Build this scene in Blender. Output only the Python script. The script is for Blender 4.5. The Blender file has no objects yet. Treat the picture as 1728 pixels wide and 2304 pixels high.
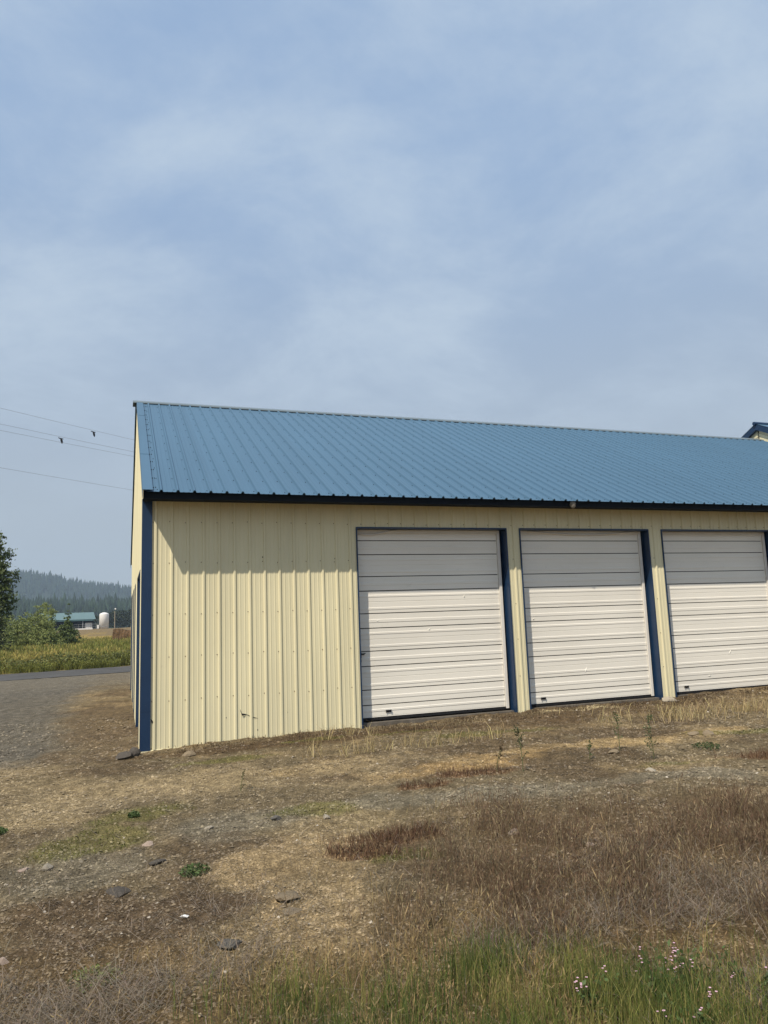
import bpy, bmesh, math, random
import numpy as np
from mathutils import Vector, Matrix

scene = bpy.context.scene
COL = scene.collection
rng = np.random.default_rng(7)
random.seed(7)

# ---------------------------------------------------------------- camera
CAM = Vector((-0.4227, -11.2311, 1.65))
R_ = Vector((0.94252, -0.33220, -0.03596)); U_ = Vector((-0.01414, -0.14716, 0.98901)); F_ = Vector((0.33385, 0.93166, 0.14340))
cd = bpy.data.cameras.new('camera'); cam = bpy.data.objects.new('camera', cd); COL.objects.link(cam)
M = Matrix(((R_.x, U_.x, -F_.x, CAM.x), (R_.y, U_.y, -F_.y, CAM.y), (R_.z, U_.z, -F_.z, CAM.z), (0, 0, 0, 1)))
cam.matrix_world = M
cd.sensor_fit = 'HORIZONTAL'; cd.sensor_width = 36.0; cd.lens = 1654.8 / 1728 * 36
cd.clip_start = 0.05; cd.clip_end = 6000
scene.camera = cam

# ---------------------------------------------------------------- sun and sky
SUN_TRAVEL = Vector((0.638, 0.569, -1.132)).normalized()
SUN_EL = math.asin(-SUN_TRAVEL.z); SUN_ROT = math.atan2(-SUN_TRAVEL.x, -SUN_TRAVEL.y)
sd = bpy.data.lights.new('sun', 'SUN'); sd.energy = 5.0; sd.angle = math.radians(0.6); sd.color = (1.0, 0.90, 0.76)
sun = bpy.data.objects.new('sun', sd); COL.objects.link(sun)
sun.rotation_euler = SUN_TRAVEL.to_track_quat('-Z', 'Y').to_euler(); sun.location = (-30, -30, 60)

w = bpy.data.worlds.new('World'); scene.world = w; w.use_nodes = True
nt = w.node_tree; nt.nodes.clear()
def N(t, **k):
    n = nt.nodes.new(t)
    for a, b in k.items(): setattr(n, a, b)
    return n
out = N('ShaderNodeOutputWorld'); bg = N('ShaderNodeBackground')
sky = N('ShaderNodeTexSky'); sky.sky_type = 'NISHITA'; sky.sun_disc = False
sky.sun_elevation = SUN_EL; sky.sun_rotation = SUN_ROT; sky.air_density = 1.1; sky.dust_density = 1.6; sky.ozone_density = 1.6; sky.altitude = 900
tc = N('ShaderNodeTexCoord'); sep = N('ShaderNodeSeparateXYZ'); nt.links.new(tc.outputs['Generated'], sep.inputs[0])
az = N('ShaderNodeMath', operation='ABSOLUTE'); nt.links.new(sep.outputs['Z'], az.inputs[0])
zz = N('ShaderNodeMath', operation='ADD'); zz.inputs[1].default_value = 0.35; nt.links.new(az.outputs[0], zz.inputs[0])
dv = N('ShaderNodeVectorMath', operation='DIVIDE'); cx = N('ShaderNodeCombineXYZ')
for i in range(3): nt.links.new(zz.outputs[0], cx.inputs[i])
nt.links.new(tc.outputs['Generated'], dv.inputs[0]); nt.links.new(cx.outputs[0], dv.inputs[1])
mp = N('ShaderNodeMapping'); mp.inputs['Scale'].default_value = (1.0, 1.25, 0.8); mp.inputs['Rotation'].default_value = (0, 0, 0.6); mp.inputs['Location'].default_value = (3.1, 1.7, 0.4)
nt.links.new(dv.outputs[0], mp.inputs[0])
n1 = N('ShaderNodeTexNoise'); n1.inputs['Scale'].default_value = 2.3; n1.inputs['Detail'].default_value = 10; n1.inputs['Roughness'].default_value = 0.63; n1.inputs['Distortion'].default_value = 0.25
nt.links.new(mp.outputs[0], n1.inputs['Vector'])
cr = N('ShaderNodeMapRange', interpolation_type='SMOOTHSTEP'); cr.inputs['From Min'].default_value = 0.33; cr.inputs['From Max'].default_value = 0.75
cr.inputs['To Min'].default_value = 0.0; cr.inputs['To Max'].default_value = 0.8
nt.links.new(n1.outputs['Fac'], cr.inputs['Value'])
scl = N('ShaderNodeVectorMath', operation='SCALE'); scl.inputs['Scale'].default_value = 1.0; nt.links.new(sky.outputs[0], scl.inputs[0])
mix = N('ShaderNodeMix', data_type='RGBA'); mix.inputs['B'].default_value = (5.3, 6.3, 7.4, 1)
veil = N('ShaderNodeMix', data_type='RGBA'); veil.inputs['Factor'].default_value = 0.93; veil.inputs['B'].default_value = (3.05, 4.25, 6.6, 1)
hzm = N('ShaderNodeMapRange', interpolation_type='SMOOTHSTEP'); hzm.inputs['From Min'].default_value = 0.0; hzm.inputs['From Max'].default_value = 0.6; hzm.inputs['To Min'].default_value = 1.0; hzm.inputs['To Max'].default_value = 0.0
nt.links.new(az.outputs[0], hzm.inputs['Value'])
hmx = N('ShaderNodeMix', data_type='RGBA'); hmx.inputs['A'].default_value = (3.1, 4.4, 6.5, 1); hmx.inputs['B'].default_value = (4.6, 5.15, 5.6, 1)
nt.links.new(hzm.outputs[0], hmx.inputs['Factor']); nt.links.new(hmx.outputs['Result'], veil.inputs['B'])
nt.links.new(scl.outputs[0], veil.inputs['A']); nt.links.new(veil.outputs['Result'], mix.inputs['A']); 
inv = N('ShaderNodeMapRange', interpolation_type='SMOOTHSTEP'); inv.inputs['From Min'].default_value = 0.03; inv.inputs['From Max'].default_value = 0.38; nt.links.new(az.outputs[0], inv.inputs['Value'])
cmu = N('ShaderNodeMath', operation='MULTIPLY'); nt.links.new(cr.outputs[0], cmu.inputs[0]); nt.links.new(inv.outputs[0], cmu.inputs[1]); nt.links.new(cmu.outputs[0], mix.inputs['Factor'])
nt.links.new(mix.outputs['Result'], bg.inputs['Color']); bg.inputs['Strength'].default_value = 0.106
nt.links.new(bg.outputs[0], out.inputs['Surface'])

vs = scene.view_settings; vs.view_transform = 'Standard'; vs.look = 'None'; vs.exposure = 0.0; vs.gamma = 1.0; vs.use_curve_mapping = False
scene.render.engine = 'CYCLES'
cyc = scene.cycles; cyc.use_denoising = True; cyc.denoiser = 'OPENIMAGEDENOISE'; cyc.max_bounces = 6; cyc.diffuse_bounces = 3; cyc.glossy_bounces = 2
cyc.transparent_max_bounces = 6; cyc.volume_bounces = 0; cyc.use_adaptive_sampling = False; cyc.sample_clamp_indirect = 6

# ---------------------------------------------------------------- helpers
def tag(o, label=None, cat=None, group=None, kind=None):
    if label: o['label'] = label
    if cat: o['category'] = cat
    if group: o['group'] = group
    if kind: o['kind'] = kind
    return o
def link(name, mesh, parent=None, loc=None):
    o = bpy.data.objects.new(name, mesh); COL.objects.link(o)
    if parent is not None: o.parent = parent
    if loc is not None: o.location = loc
    return o
def empty(name, loc=(0, 0, 0), rz=0.0):
    o = bpy.data.objects.new(name, None); COL.objects.link(o); o.location = loc; o.rotation_euler = (0, 0, rz); o.empty_display_size = 0.2
    return o
class MB:
    def __init__(s): s.v = []; s.f = []
    def add(s, vs_, fs_):
        b = len(s.v); s.v += [tuple(p) for p in vs_]; s.f += [tuple(i + b for i in f) for f in fs_]; return s
    def box(s, x0, x1, y0, y1, z0, z1):
        v = [(x0, y0, z0), (x1, y0, z0), (x1, y1, z0), (x0, y1, z0), (x0, y0, z1), (x1, y0, z1), (x1, y1, z1), (x0, y1, z1)]
        return s.add(v, [(0, 3, 2, 1), (4, 5, 6, 7), (0, 1, 5, 4), (1, 2, 6, 5), (2, 3, 7, 6), (3, 0, 4, 7)])
    def tube(s, pts, rad, n=6, cap=True):
        pts = [Vector(p) for p in pts]
        if not isinstance(rad, (list, tuple)): rad = [rad] * len(pts)
        vs_ = []; fs_ = []
        for i, p in enumerate(pts):
            d = (pts[min(i + 1, len(pts) - 1)] - pts[max(i - 1, 0)]).normalized()
            a = d.orthogonal().normalized() if abs(d.z) > .9 else d.cross(Vector((0, 0, 1))).normalized()
            b = d.cross(a)
            for k in range(n):
                t = 2 * math.pi * k / n; vs_.append(p + (a * math.cos(t) + b * math.sin(t)) * rad[i])
        for i in range(len(pts) - 1):
            for k in range(n):
                fs_.append((i * n + k, i * n + (k + 1) % n, (i + 1) * n + (k + 1) % n, (i + 1) * n + k))
        if cap: fs_.append(tuple(range(n))[::-1]); fs_.append(tuple((len(pts) - 1) * n + k for k in range(n)))
        return s.add(vs_, fs_)
    def lathe(s, prof, n=16, c=(0, 0, 0)):
        vs_ = []; fs_ = []
        for r, z in prof:
            for k in range(n):
                t = 2 * math.pi * k / n; vs_.append((c[0] + r * math.cos(t), c[1] + r * math.sin(t), c[2] + z))
        for i in range(len(prof) - 1):
            for k in range(n): fs_.append((i * n + k, i * n + (k + 1) % n, (i + 1) * n + (k + 1) % n, (i + 1) * n + k))
        return s.add(vs_, fs_)
    def mesh(s, name, mat=None, smooth=False):
        m = bpy.data.meshes.new(name); m.from_pydata(s.v, [], s.f)
        if mat: m.materials.append(mat)
        if smooth: m.polygons.foreach_set('use_smooth', [True] * len(m.polygons))
        m.update(); return m
    def obj(s, name, mat=None, parent=None, loc=None, smooth=False):
        return link(name, s.mesh(name, mat, smooth), parent, loc)
def np_mesh(name, verts, faces, mat, col=None, smooth=False):
    """verts (n,3), faces (m,k), col (n,3) linear albedo per vertex"""
    verts = np.asarray(verts, dtype=np.float32); faces = np.asarray(faces, dtype=np.int32)
    m = bpy.data.meshes.new(name); k = faces.shape[1]
    m.vertices.add(len(verts)); m.vertices.foreach_set('co', verts.ravel())
    m.loops.add(faces.size); m.loops.foreach_set('vertex_index', faces.ravel())
    m.polygons.add(len(faces)); m.polygons.foreach_set('loop_start', np.arange(0, faces.size, k, dtype=np.int32))
    m.polygons.foreach_set('loop_total', np.full(len(faces), k, dtype=np.int32))
    if smooth: m.polygons.foreach_set('use_smooth', np.ones(len(faces), dtype=bool))
    if col is not None:
        a = m.color_attributes.new('Col', 'FLOAT_COLOR', 'POINT')
        c = np.ones((len(verts), 4), dtype=np.float32); c[:, :3] = col; a.data.foreach_set('color', c.ravel())
    m.materials.append(mat); m.update(calc_edges=True); m.validate(); return m
# value noise
_tab = np.random.default_rng(3).random((256, 256))
def vnoise(x, y, s=1.0, seed=0):
    x = np.asarray(x) / s + seed * 17.31; y = np.asarray(y) / s + seed * 9.77
    xi = np.floor(x).astype(int); yi = np.floor(y).astype(int); fx = x - xi; fy = y - yi
    fx = fx * fx * (3 - 2 * fx); fy = fy * fy * (3 - 2 * fy)
    g = lambda a, b: _tab[a & 255, b & 255]
    return (g(xi, yi) * (1 - fx) + g(xi + 1, yi) * fx) * (1 - fy) + (g(xi, yi + 1) * (1 - fx) + g(xi + 1, yi + 1) * fx) * fy
def fbm(x, y, s=1.0, o=4, seed=0):
    t = 0; a = 1; tot = 0
    for i in range(o):
        t = t + a * vnoise(x, y, s / 2 ** i, seed + i); tot += a; a *= .5
    return t / tot
def sstep(a, b, x):
    t = np.clip((np.asarray(x) - a) / (b - a), 0, 1); return t * t * (3 - 2 * t)

# ---------------------------------------------------------------- materials
def principled(name):
    m = bpy.data.materials.new(name); m.use_nodes = True; t = m.node_tree
    return m, t, t.nodes['Principled BSDF']
def surf(name, base, rough=0.6, spec=0.4, var=0.08, scale=6.0, stretch=(1, 1, 1), bump=0.0, bscale=40.0, bdist=0.01, metallic=0.0, speck=0.0, speck_col=(0.05, 0.04, 0.03), objvar=0.0):
    m, t, b = principled(name); L = t.links; nn = t.nodes.new
    tcx = nn('ShaderNodeTexCoord'); mpx = nn('ShaderNodeMapping'); mpx.inputs['Scale'].default_value = stretch
    L.new(tcx.outputs['Object'], mpx.inputs[0])
    no = nn('ShaderNodeTexNoise'); no.inputs['Scale'].default_value = scale; no.inputs['Detail'].default_value = 6; no.inputs['Roughness'].default_value = .6
    L.new(mpx.outputs[0], no.inputs['Vector'])
    mr = nn('ShaderNodeMapRange'); mr.inputs['From Min'].default_value = .3; mr.inputs['From Max'].default_value = .7; mr.inputs['To Min'].default_value = 1 - var; mr.inputs['To Max'].default_value = 1 + var
    L.new(no.outputs['Fac'], mr.inputs['Value'])
    sc = nn('ShaderNodeVectorMath'); sc.operation = 'SCALE'; sc.inputs[0].default_value = base[:3]
    last = mr.outputs[0]
    if objvar:
        oi = nn('ShaderNodeObjectInfo'); m2 = nn('ShaderNodeMapRange'); m2.inputs['To Min'].default_value = 1 - objvar; m2.inputs['To Max'].default_value = 1 + objvar
        L.new(oi.outputs['Random'], m2.inputs['Value']); mu = nn('ShaderNodeMath'); mu.operation = 'MULTIPLY'; L.new(last, mu.inputs[0]); L.new(m2.outputs[0], mu.inputs[1]); last = mu.outputs[0]
    L.new(last, sc.inputs['Scale']); colr = sc.outputs[0]
    if speck:
        n2 = nn('ShaderNodeTexNoise'); n2.inputs['Scale'].default_value = scale * 9; n2.inputs['Detail'].default_value = 3; L.new(tcx.outputs['Object'], n2.inputs['Vector'])
        m3 = nn('ShaderNodeMapRange'); m3.inputs['From Min'].default_value = .66; m3.inputs['From Max'].default_value = .78; m3.inputs['To Max'].default_value = speck; L.new(n2.outputs['Fac'], m3.inputs['Value'])
        mx = nn('ShaderNodeMix'); mx.data_type = 'RGBA'; mx.inputs['B'].default_value = (*speck_col, 1); L.new(m3.outputs[0], mx.inputs['Factor']); L.new(colr, mx.inputs['A']); colr = mx.outputs['Result']
    L.new(colr, b.inputs['Base Color'])
    b.inputs['Roughness'].default_value = rough; b.inputs['Specular IOR Level'].default_value = spec; b.inputs['Metallic'].default_value = metallic
    if bump:
        nb = nn('ShaderNodeTexNoise'); nb.inputs['Scale'].default_value = bscale; nb.inputs['Detail'].default_value = 5; L.new(tcx.outputs['Object'], nb.inputs['Vector'])
        bp = nn('ShaderNodeBump'); bp.inputs['Strength'].default_value = bump; bp.inputs['Distance'].default_value = bdist; L.new(nb.outputs['Fac'], bp.inputs['Height']); L.new(bp.outputs[0], b.inputs['Normal'])
    return m
def attr_mat(name, rough=0.9, spec=0.15, trans=0.0, var=0.15, scale=20, bump=0.0, bscale=60, bdist=0.01):
    m, t, b = principled(name); L = t.links; nn = t.nodes.new
    at_ = nn('ShaderNodeAttribute'); at_.attribute_name = 'Col'
    geo = nn('ShaderNodeNewGeometry'); no = nn('ShaderNodeTexNoise'); no.inputs['Scale'].default_value = scale; no.inputs['Detail'].default_value = 4
    L.new(geo.outputs['Position'], no.inputs['Vector'])
    mr = nn('ShaderNodeMapRange'); mr.inputs['From Min'].default_value = .3; mr.inputs['From Max'].default_value = .7; mr.inputs['To Min'].default_value = 1 - var; mr.inputs['To Max'].default_value = 1 + var
    L.new(no.outputs['Fac'], mr.inputs['Value'])
    sc = nn('ShaderNodeVectorMath'); sc.operation = 'SCALE'; L.new(at_.outputs['Color'], sc.inputs[0]); L.new(mr.outputs[0], sc.inputs['Scale'])
    L.new(sc.outputs[0], b.inputs['Base Color']); b.inputs['Roughness'].default_value = rough; b.inputs['Specular IOR Level'].default_value = spec
    if bump:
        nb = nn('ShaderNodeTexNoise'); nb.inputs['Scale'].default_value = bscale; nb.inputs['Detail'].default_value = 6; nb.inputs['Roughness'].default_value = .65; L.new(geo.outputs['Position'], nb.inputs['Vector'])
        bp = nn('ShaderNodeBump'); bp.inputs['Strength'].default_value = bump; bp.inputs['Distance'].default_value = bdist; L.new(nb.outputs['Fac'], bp.inputs['Height']); L.new(bp.outputs[0], b.inputs['Normal'])
    if trans:
        tr = nn('ShaderNodeBsdfTranslucent'); L.new(sc.outputs[0], tr.inputs['Color']); ms = nn('ShaderNodeMixShader'); ms.inputs[0].default_value = trans
        o_ = t.nodes['Material Output']; L.new(b.outputs[0], ms.inputs[1]); L.new(tr.outputs[0], ms.inputs[2]); L.new(ms.outputs[0], o_.inputs['Surface'])
    return m

CREAM = surf('cream_painted_steel', (0.70, 0.645, 0.43), .55, .3, .08, 1.3, (1, 1, .25), bump=.06, bscale=5, bdist=.02, speck=.10, speck_col=(.25, .20, .12), objvar=.02)
ROOFBLUE = surf('faded_blue_roof_steel', (0.066, 0.138, 0.214), .45, .45, .06, 1.0, (1, .22, .22), bump=.05, bscale=4, bdist=.02, speck=.08, speck_col=(.2, .22, .24), objvar=.02)
BLUE = surf('dark_blue_painted_steel', (0.009, 0.031, 0.078), .4, .45, .12, 3, bump=.08, bscale=6, bdist=.02, speck=.05, speck_col=(.3, .3, .28))
WHITE = surf('white_painted_door_steel', (0.80, 0.765, 0.68), .48, .4, .06, 1.2, (.35, 1, 1), bump=.05, bscale=4, bdist=.02, speck=.10, speck_col=(.30, .26, .2), objvar=.025)
STOP = surf('white_door_stop', (0.74, 0.71, 0.65), .6, .3, .05, 5)
BLACK = surf('black_rubber_and_shade', (0.012, 0.012, 0.013), .8, .3, .2, 10)
DARKM = surf('dark_hardware_metal', (0.03, 0.03, 0.032), .5, .5, .3, 20, metallic=.4)
RUST = surf('rusty_screw_metal', (0.16, 0.11, 0.06), .7, .3, .3, 30)
ROOFSCREW = surf('dark_roof_screw', (0.022, 0.035, 0.05), .7, .3, .2, 30)
FRAMING = surf('framing_timber', (0.16, 0.12, 0.08), .9, .2, .2, 5)
CONCRETE = surf('weathered_concrete', (0.13, 0.115, 0.095), .9, .2, .3, 8, bump=.4, bscale=40)
ASPHALT = surf('asphalt', (0.078, 0.075, 0.071), .9, .25, .2, 1.3, bump=.3, bscale=60)
GROUND = attr_mat('bare_gravelly_ground', .95, .1, var=.5, scale=50, bump=1.0, bscale=65, bdist=.035)
BLADE = attr_mat('grass_blades', .75, .2, trans=.28, var=.1)
LEAF = attr_mat('leaves', .6, .3, trans=.25, var=.15, scale=3)
STONEC = attr_mat('gravel_chips', .9, .2, var=.2, scale=80)
FARF = attr_mat('far_forest', .95, .05, var=.25, scale=.05)
BARK = surf('bark', (0.09, 0.07, 0.05), .9, .1, .3, 6, bump=.5, bscale=20)

# ---------------------------------------------------------------- ground
XC = -0.151; BW = 11.812; EO = 0.569; EZ = 3.532; RY = 5.906; RZ = 6.735
_wx = [-6, -.16, .1, .7, 1.36, 1.9, 2.44, 3.1, 5.81, 6.1, 8.8, 9.1, 11.3, 20]
_wz = [-.12, -.087, -.062, -.045, -.025, -.006, .013, -.022, .03, .04, .012, .047, .09, .1]
def ground_z(x, y, fine=True):
    x = np.asarray(x, float); y = np.asarray(y, float)
    hw = np.interp(x, _wx, _wz); wgt = np.exp(-(np.minimum(y + .05, 0) / 1.1) ** 2)
    near = 1 - sstep(14, 40, np.hypot(x - 2, y + 4))
    b = (fbm(x, y, 2.3, 3, 1) - .5) * .13
    left = sstep(-.2, -2.5, x) * sstep(-3, 3, y)
    h = hw * wgt + b * (1 - .85 * wgt) * near - .1 * left * (1 - wgt * .5)
    h = h - .15 * sstep(10, 20, y) * 1.0 + .06 * left * sstep(10, 20, y)
    h = h + 1.95 * sstep(40, 185, y) + .25 * (fbm(x, y, 9, 3, 5) - .5) * sstep(70, 90, y)
    if fine:
        h = h + ((fbm(x, y, .34, 3, 9) - .5) * .05 + (fbm(x, y, .11, 2, 12) - .5) * .034) * near
    return h
FX, FY = F_.x / math.hypot(F_.x, F_.y), F_.y / math.hypot(F_.x, F_.y)
def st(x, y):   # distance ahead of / to the right of the standpoint, in metres
    dx = np.asarray(x) - CAM.x; dy = np.asarray(y) - CAM.y
    return dx * FX + dy * FY, dx * FY - dy * FX
def xy(s, t): return CAM.x + s * FX + t * FY, CAM.y + s * FY - t * FX
def zone(x, y, cx_, cy_, rx, ry, ang=0, seed=0, rough=.7, ns=.5):
    c, s = math.cos(ang), math.sin(ang); dx = x - cx_; dy = y - cy_
    d = np.sqrt(((dx * c + dy * s) / rx) ** 2 + ((-dx * s + dy * c) / ry) ** 2)
    return sstep(0, .55, 1.15 - d + (fbm(x, y, ns, 4, seed) - .5) * 2 * rough)
MOSS = [(.95, -1.75, .9, .16, .12), (3.25, -.85, .6, .16, 0), (-.15, -3.95, .5, .3, .5), (-.65, -4.7, .55, .3, .6), (4.6, -1.6, 1.0, .2, 0), (1.25, -4.5, .35, .25, 0), (7.4, -3.4, 1.0, .2, -.3), (5.2, -4.5, .5, .15, 0), (2.1, -.9, .5, .12, 0), (1.5, -6.1, .3, .2, 0)]
RED = [(1.62, -5.72, .42, .22, -.2), (1.2, -5.9, .28, .16, -.3), (3.0, -3.95, .6, .16, -.3), (2.45, -4.15, .3, .1, 0), (6.5, -4.7, .9, .25, -.3)]
def maxzone(x, y, zs, seed, **k):
    r = 0
    for i, q in enumerate(zs): r = np.maximum(r, zone(x, y, *q, seed=seed + i, **k))
    return r
def ground_col(x, y):
    n = lambda v: np.array(v, dtype=float)
    mixc = lambda a, b, f: a * (1 - f[:, None]) + n(b)[None, :] * f[:, None]
    c = np.tile(n((.094, .082, .066)), (len(x), 1))
    c = mixc(c, (.060, .047, .037), sstep(.45, .62, fbm(x, y, 1.3, 4, 21)) * .7)
    c = mixc(c, (.150, .125, .092), sstep(.52, .68, fbm(x, y, .9, 4, 31)) * .55)
    # gravel lane on the left of the building
    c = mixc(c, (.068, .070, .079), sstep(-.8, -1.9, x + (fbm(x, y, 1.2, 3, 4) - .5) * 1.2) * sstep(-1.5, 1.0, y) * .9)
    c = mixc(c, (.070, .058, .048), zone(x, y, -.75, 3.6, .75, 5.0, 0, 41) * .8)
    # bare pale soil
    c = mixc(c, (.18, .153, .115), zone(x, y, .0, -2.85, 1.3, .55, .15, 51) * .85)
    c = mixc(c, (.172, .148, .113), zone(x, y, -1.4, -3.5, 1.1, .6, 0, 52) * .85)
    c = mixc(c, (.185, .152, .112), zone(x, y, .72, -6.0, .5, 1.2, -.25, 53) * .75)
    c = mixc(c, (.175, .15, .112), zone(x, y, 1.3, -5.0, .7, .6, 0, 54) * .6)
    c = mixc(c, (.215, .172, .116), zone(x, y, 5.5, -3.15, 2.0, .28, .02, 55) * .75)
    c = mixc(c, (.20, .15, .092), zone(x, y, 3.3, -3.4, 1.1, .45, .1, 56) * .8)
    c = mixc(c, (.21, .16, .09), zone(x, y, 2.45, -7.95, .22, .2, 0, 57) * .9)
    c = mixc(c, (.17, .14, .10), zone(x, y, 1.9, -2.7, 1.3, .3, 0, 58) * .7)
    c = mixc(c, (.150, .130, .104), zone(x, y, -.2, -3.0, 3.4, .75, .06, 59, rough=.9) * .6)
    c = mixc(c, (.150, .128, .098), zone(x, y, -1.7, -1.6, 1.0, 1.5, .2, 60, rough=.9) * .45)
    # blue grey gravel
    c = mixc(c, (.102, .099, .095), zone(x, y, .55, -4.75, .65, .5, 0, 61) * .8)
    c = mixc(c, (.110, .106, .100), zone(x, y, 2.6, -4.7, 1.2, .35, -.25, 62) * .85)
    c = mixc(c, (.110, .105, .099), zone(x, y, 4.8, -5.0, 1.4, .3, -.25, 63) * .8)
    c = mixc(c, (.096, .093, .089), zone(x, y, -.7, -5.4, .5, .5, 0, 64) * .7)
    # dark soil along the wall and in the near left
    c = mixc(c, (.054, .041, .031), zone(x, y, 2.2, -.75, 2.9, .5, .03, 71) * .9)
    c = mixc(c, (.062, .048, .037), zone(x, y, 7.5, -.8, 3.2, .5, .0, 72) * .8)
    c = mixc(c, (.058, .045, .036), zone(x, y, -.45, -6.35, .75, .55, 0, 73) * .9)
    c = mixc(c, (.054, .042, .034), zone(x, y, -.7, -7.0, .8, .4, 0, 74) * .8)
    s, t = st(x, y)
    c = mixc(c, (.072, .056, .042), sstep(-.2, .8, t + (fbm(x, y, .8, 3, 75) - .5)) * sstep(7.0, 6.0, s) * .85)
    c = mixc(c, (.085, .065, .04), sstep(4.6, 3.9, s + (fbm(x, y, .5, 3, 76) - .5)) * .6)
    c = mixc(c, (.075, .082, .028), maxzone(x, y, MOSS, 81) * .5)
    c = mixc(c, (.125, .062, .036), maxzone(x, y, RED, 91) * .35)
    c = mixc(c, (.27, .25, .2), zone(x, y, 6.9, -.3, .8, .15, 0, 95) * .7)
    # far: verge, field, rubble slope
    c = mixc(c, (.090, .088, .090), sstep(12, 18, y) * .7)
    c = mixc(c, (.13, .11, .04), sstep(27, 30, y - .2 * x))
    c = mixc(c, (.095, .078, .055), sstep(70, 85, y) * (1 - sstep(230, 260, y)))
    c = mixc(c, (.15, .12, .05), sstep(72, 80, y) * (1 - sstep(100, 140, y)) * sstep(.45, .6, fbm(x, y, 3, 3, 97)))
    c = mixc(c, (.05, .065, .03), sstep(235, 280, y))
    far = 1 - sstep(12, 30, np.hypot(x, y))
    c = c * np.array((1.98, 1.76, 1.27))
    spk = .62 + .76 * vnoise(x, y, .05, 7) * (.6 + .8 * vnoise(x, y, .11, 8))
    c = c * (far * spk + (1 - far))[:, None]
    return c
def lines_(lo, hi, step, ends, grow=1.35):
    a = list(np.arange(lo, hi - 1e-6, step)); d = step; p = a[-1]
    while p < ends[1]: d *= grow; p += d; a.append(p)
    d = step; p = a[0]; pre = []
    while p > ends[0]: d *= grow; p -= d; pre.append(p)
    return np.array(pre[::-1] + a)
xa = lines_(-2.2, 9.0, .04, (-2.2, 9.0)); xs_ = lines_(-7.0, -2.2, .08, (-1850, -2.2)); xs_ = np.concatenate([xs_[xs_ < -2.21], xa[xa < 9.0], lines_(9.0, 12.5, .07, (9.0, 1850))])
ya = lines_(-9.4, .6, .035, (-350, .6), 1.12); ys_ = np.concatenate([ya[ya < .6], lines_(.6, 24.0, .08, (.6, 1950), 1.12)])
GX, GY = np.meshgrid(xs_, ys_); gx, gy = GX.ravel(), GY.ravel()
gz = ground_z(gx, gy); nx_, ny_ = len(xs_), len(ys_)
idx = np.arange(nx_ * ny_).reshape(ny_, nx_)
gf = np.stack([idx[:-1, :-1].ravel(), idx[:-1, 1:].ravel(), idx[1:, 1:].ravel(), idx[1:, :-1].ravel()], 1)
ground = link('ground', np_mesh('ground', np.stack([gx, gy, gz], 1), gf, GROUND, ground_col(gx, gy), True)); tag(ground, kind='structure', label='bare gravelly ground with dry weeds in front of the building')

# road behind the building
rx_ = np.arange(-170, 171, 2.0); rv = []; rf = []
for i, x in enumerate(rx_):
    for j, o_ in enumerate((-2.6, -1.3, 0, 1.3, 2.6)):
        y = 25.4 + .2 * x + o_; rv.append((x, y, float(ground_z(x, y, False)) + .012 + .03 * (1 - (o_ / 2.6) ** 2)))
for i in range(len(rx_) - 1):
    for j in range(4): a = i * 5 + j; rf.append((a, a + 5, a + 6, a + 1))
MBr = MB(); MBr.add(rv, rf); road = MBr.obj('road', ASPHALT, smooth=True); tag(road, kind='structure', label='narrow grey asphalt road behind the building')

# ---------------------------------------------------------------- hills and far forest
def polar_hill(name, r0, r1, rc, crest, seed, a0=-70, a1=70, col=(.035, .05, .028)):
    A = np.radians(np.arange(a0, a1 + .01, .5)); Rr = np.linspace(r0, r1, 24); AA, RR = np.meshgrid(A, Rr)
    x = RR * np.sin(AA) + CAM.x; y = RR * np.cos(AA) + CAM.y
    z = hill_z(AA, RR, r0, r1, rc, crest, seed)
    i = np.arange(AA.size).reshape(AA.shape)
    f = np.stack([i[:-1, :-1].ravel(), i[:-1, 1:].ravel(), i[1:, 1:].ravel(), i[1:, :-1].ravel()], 1)
    o = link(name, np_mesh(name, np.stack([x.ravel(), y.ravel(), z.ravel()], 1), f, FARF, np.tile(np.array(col), (AA.size, 1)), True)); return o
def hill_z(a, r, r0, r1, rc, crest, seed):
    up = sstep(r0, rc, r) * (1 - .8 * sstep(rc, r1, r))
    deg = np.degrees(a)
    c = np.interp(deg, crest[0], crest[1])
    return 1.2 + c * up * (.95 + .10 * vnoise(deg, r / 90., 3.0, seed)) - 2 * (1 - sstep(r0, r0 + 30, r))
CF = ([-70, -30, -18, -8, -4, 0.6, 6, 20, 70], [60, 112, 124, 104, 91, 69, 52, 58, 70])
CN = ([-70, -30, -8, 0.6, 8, 30, 70], [14, 20, 18.5, 15.0, 13, 16, 14])
tag(polar_hill('far_hill', 1150, 1840, 1600, CF, 3), kind='structure', label='hazy forested ridge on the horizon')
tag(polar_hill('near_hill', 520, 1000, 800, CN, 6), kind='structure', label='low forested rise in front of the far ridge')
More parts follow.
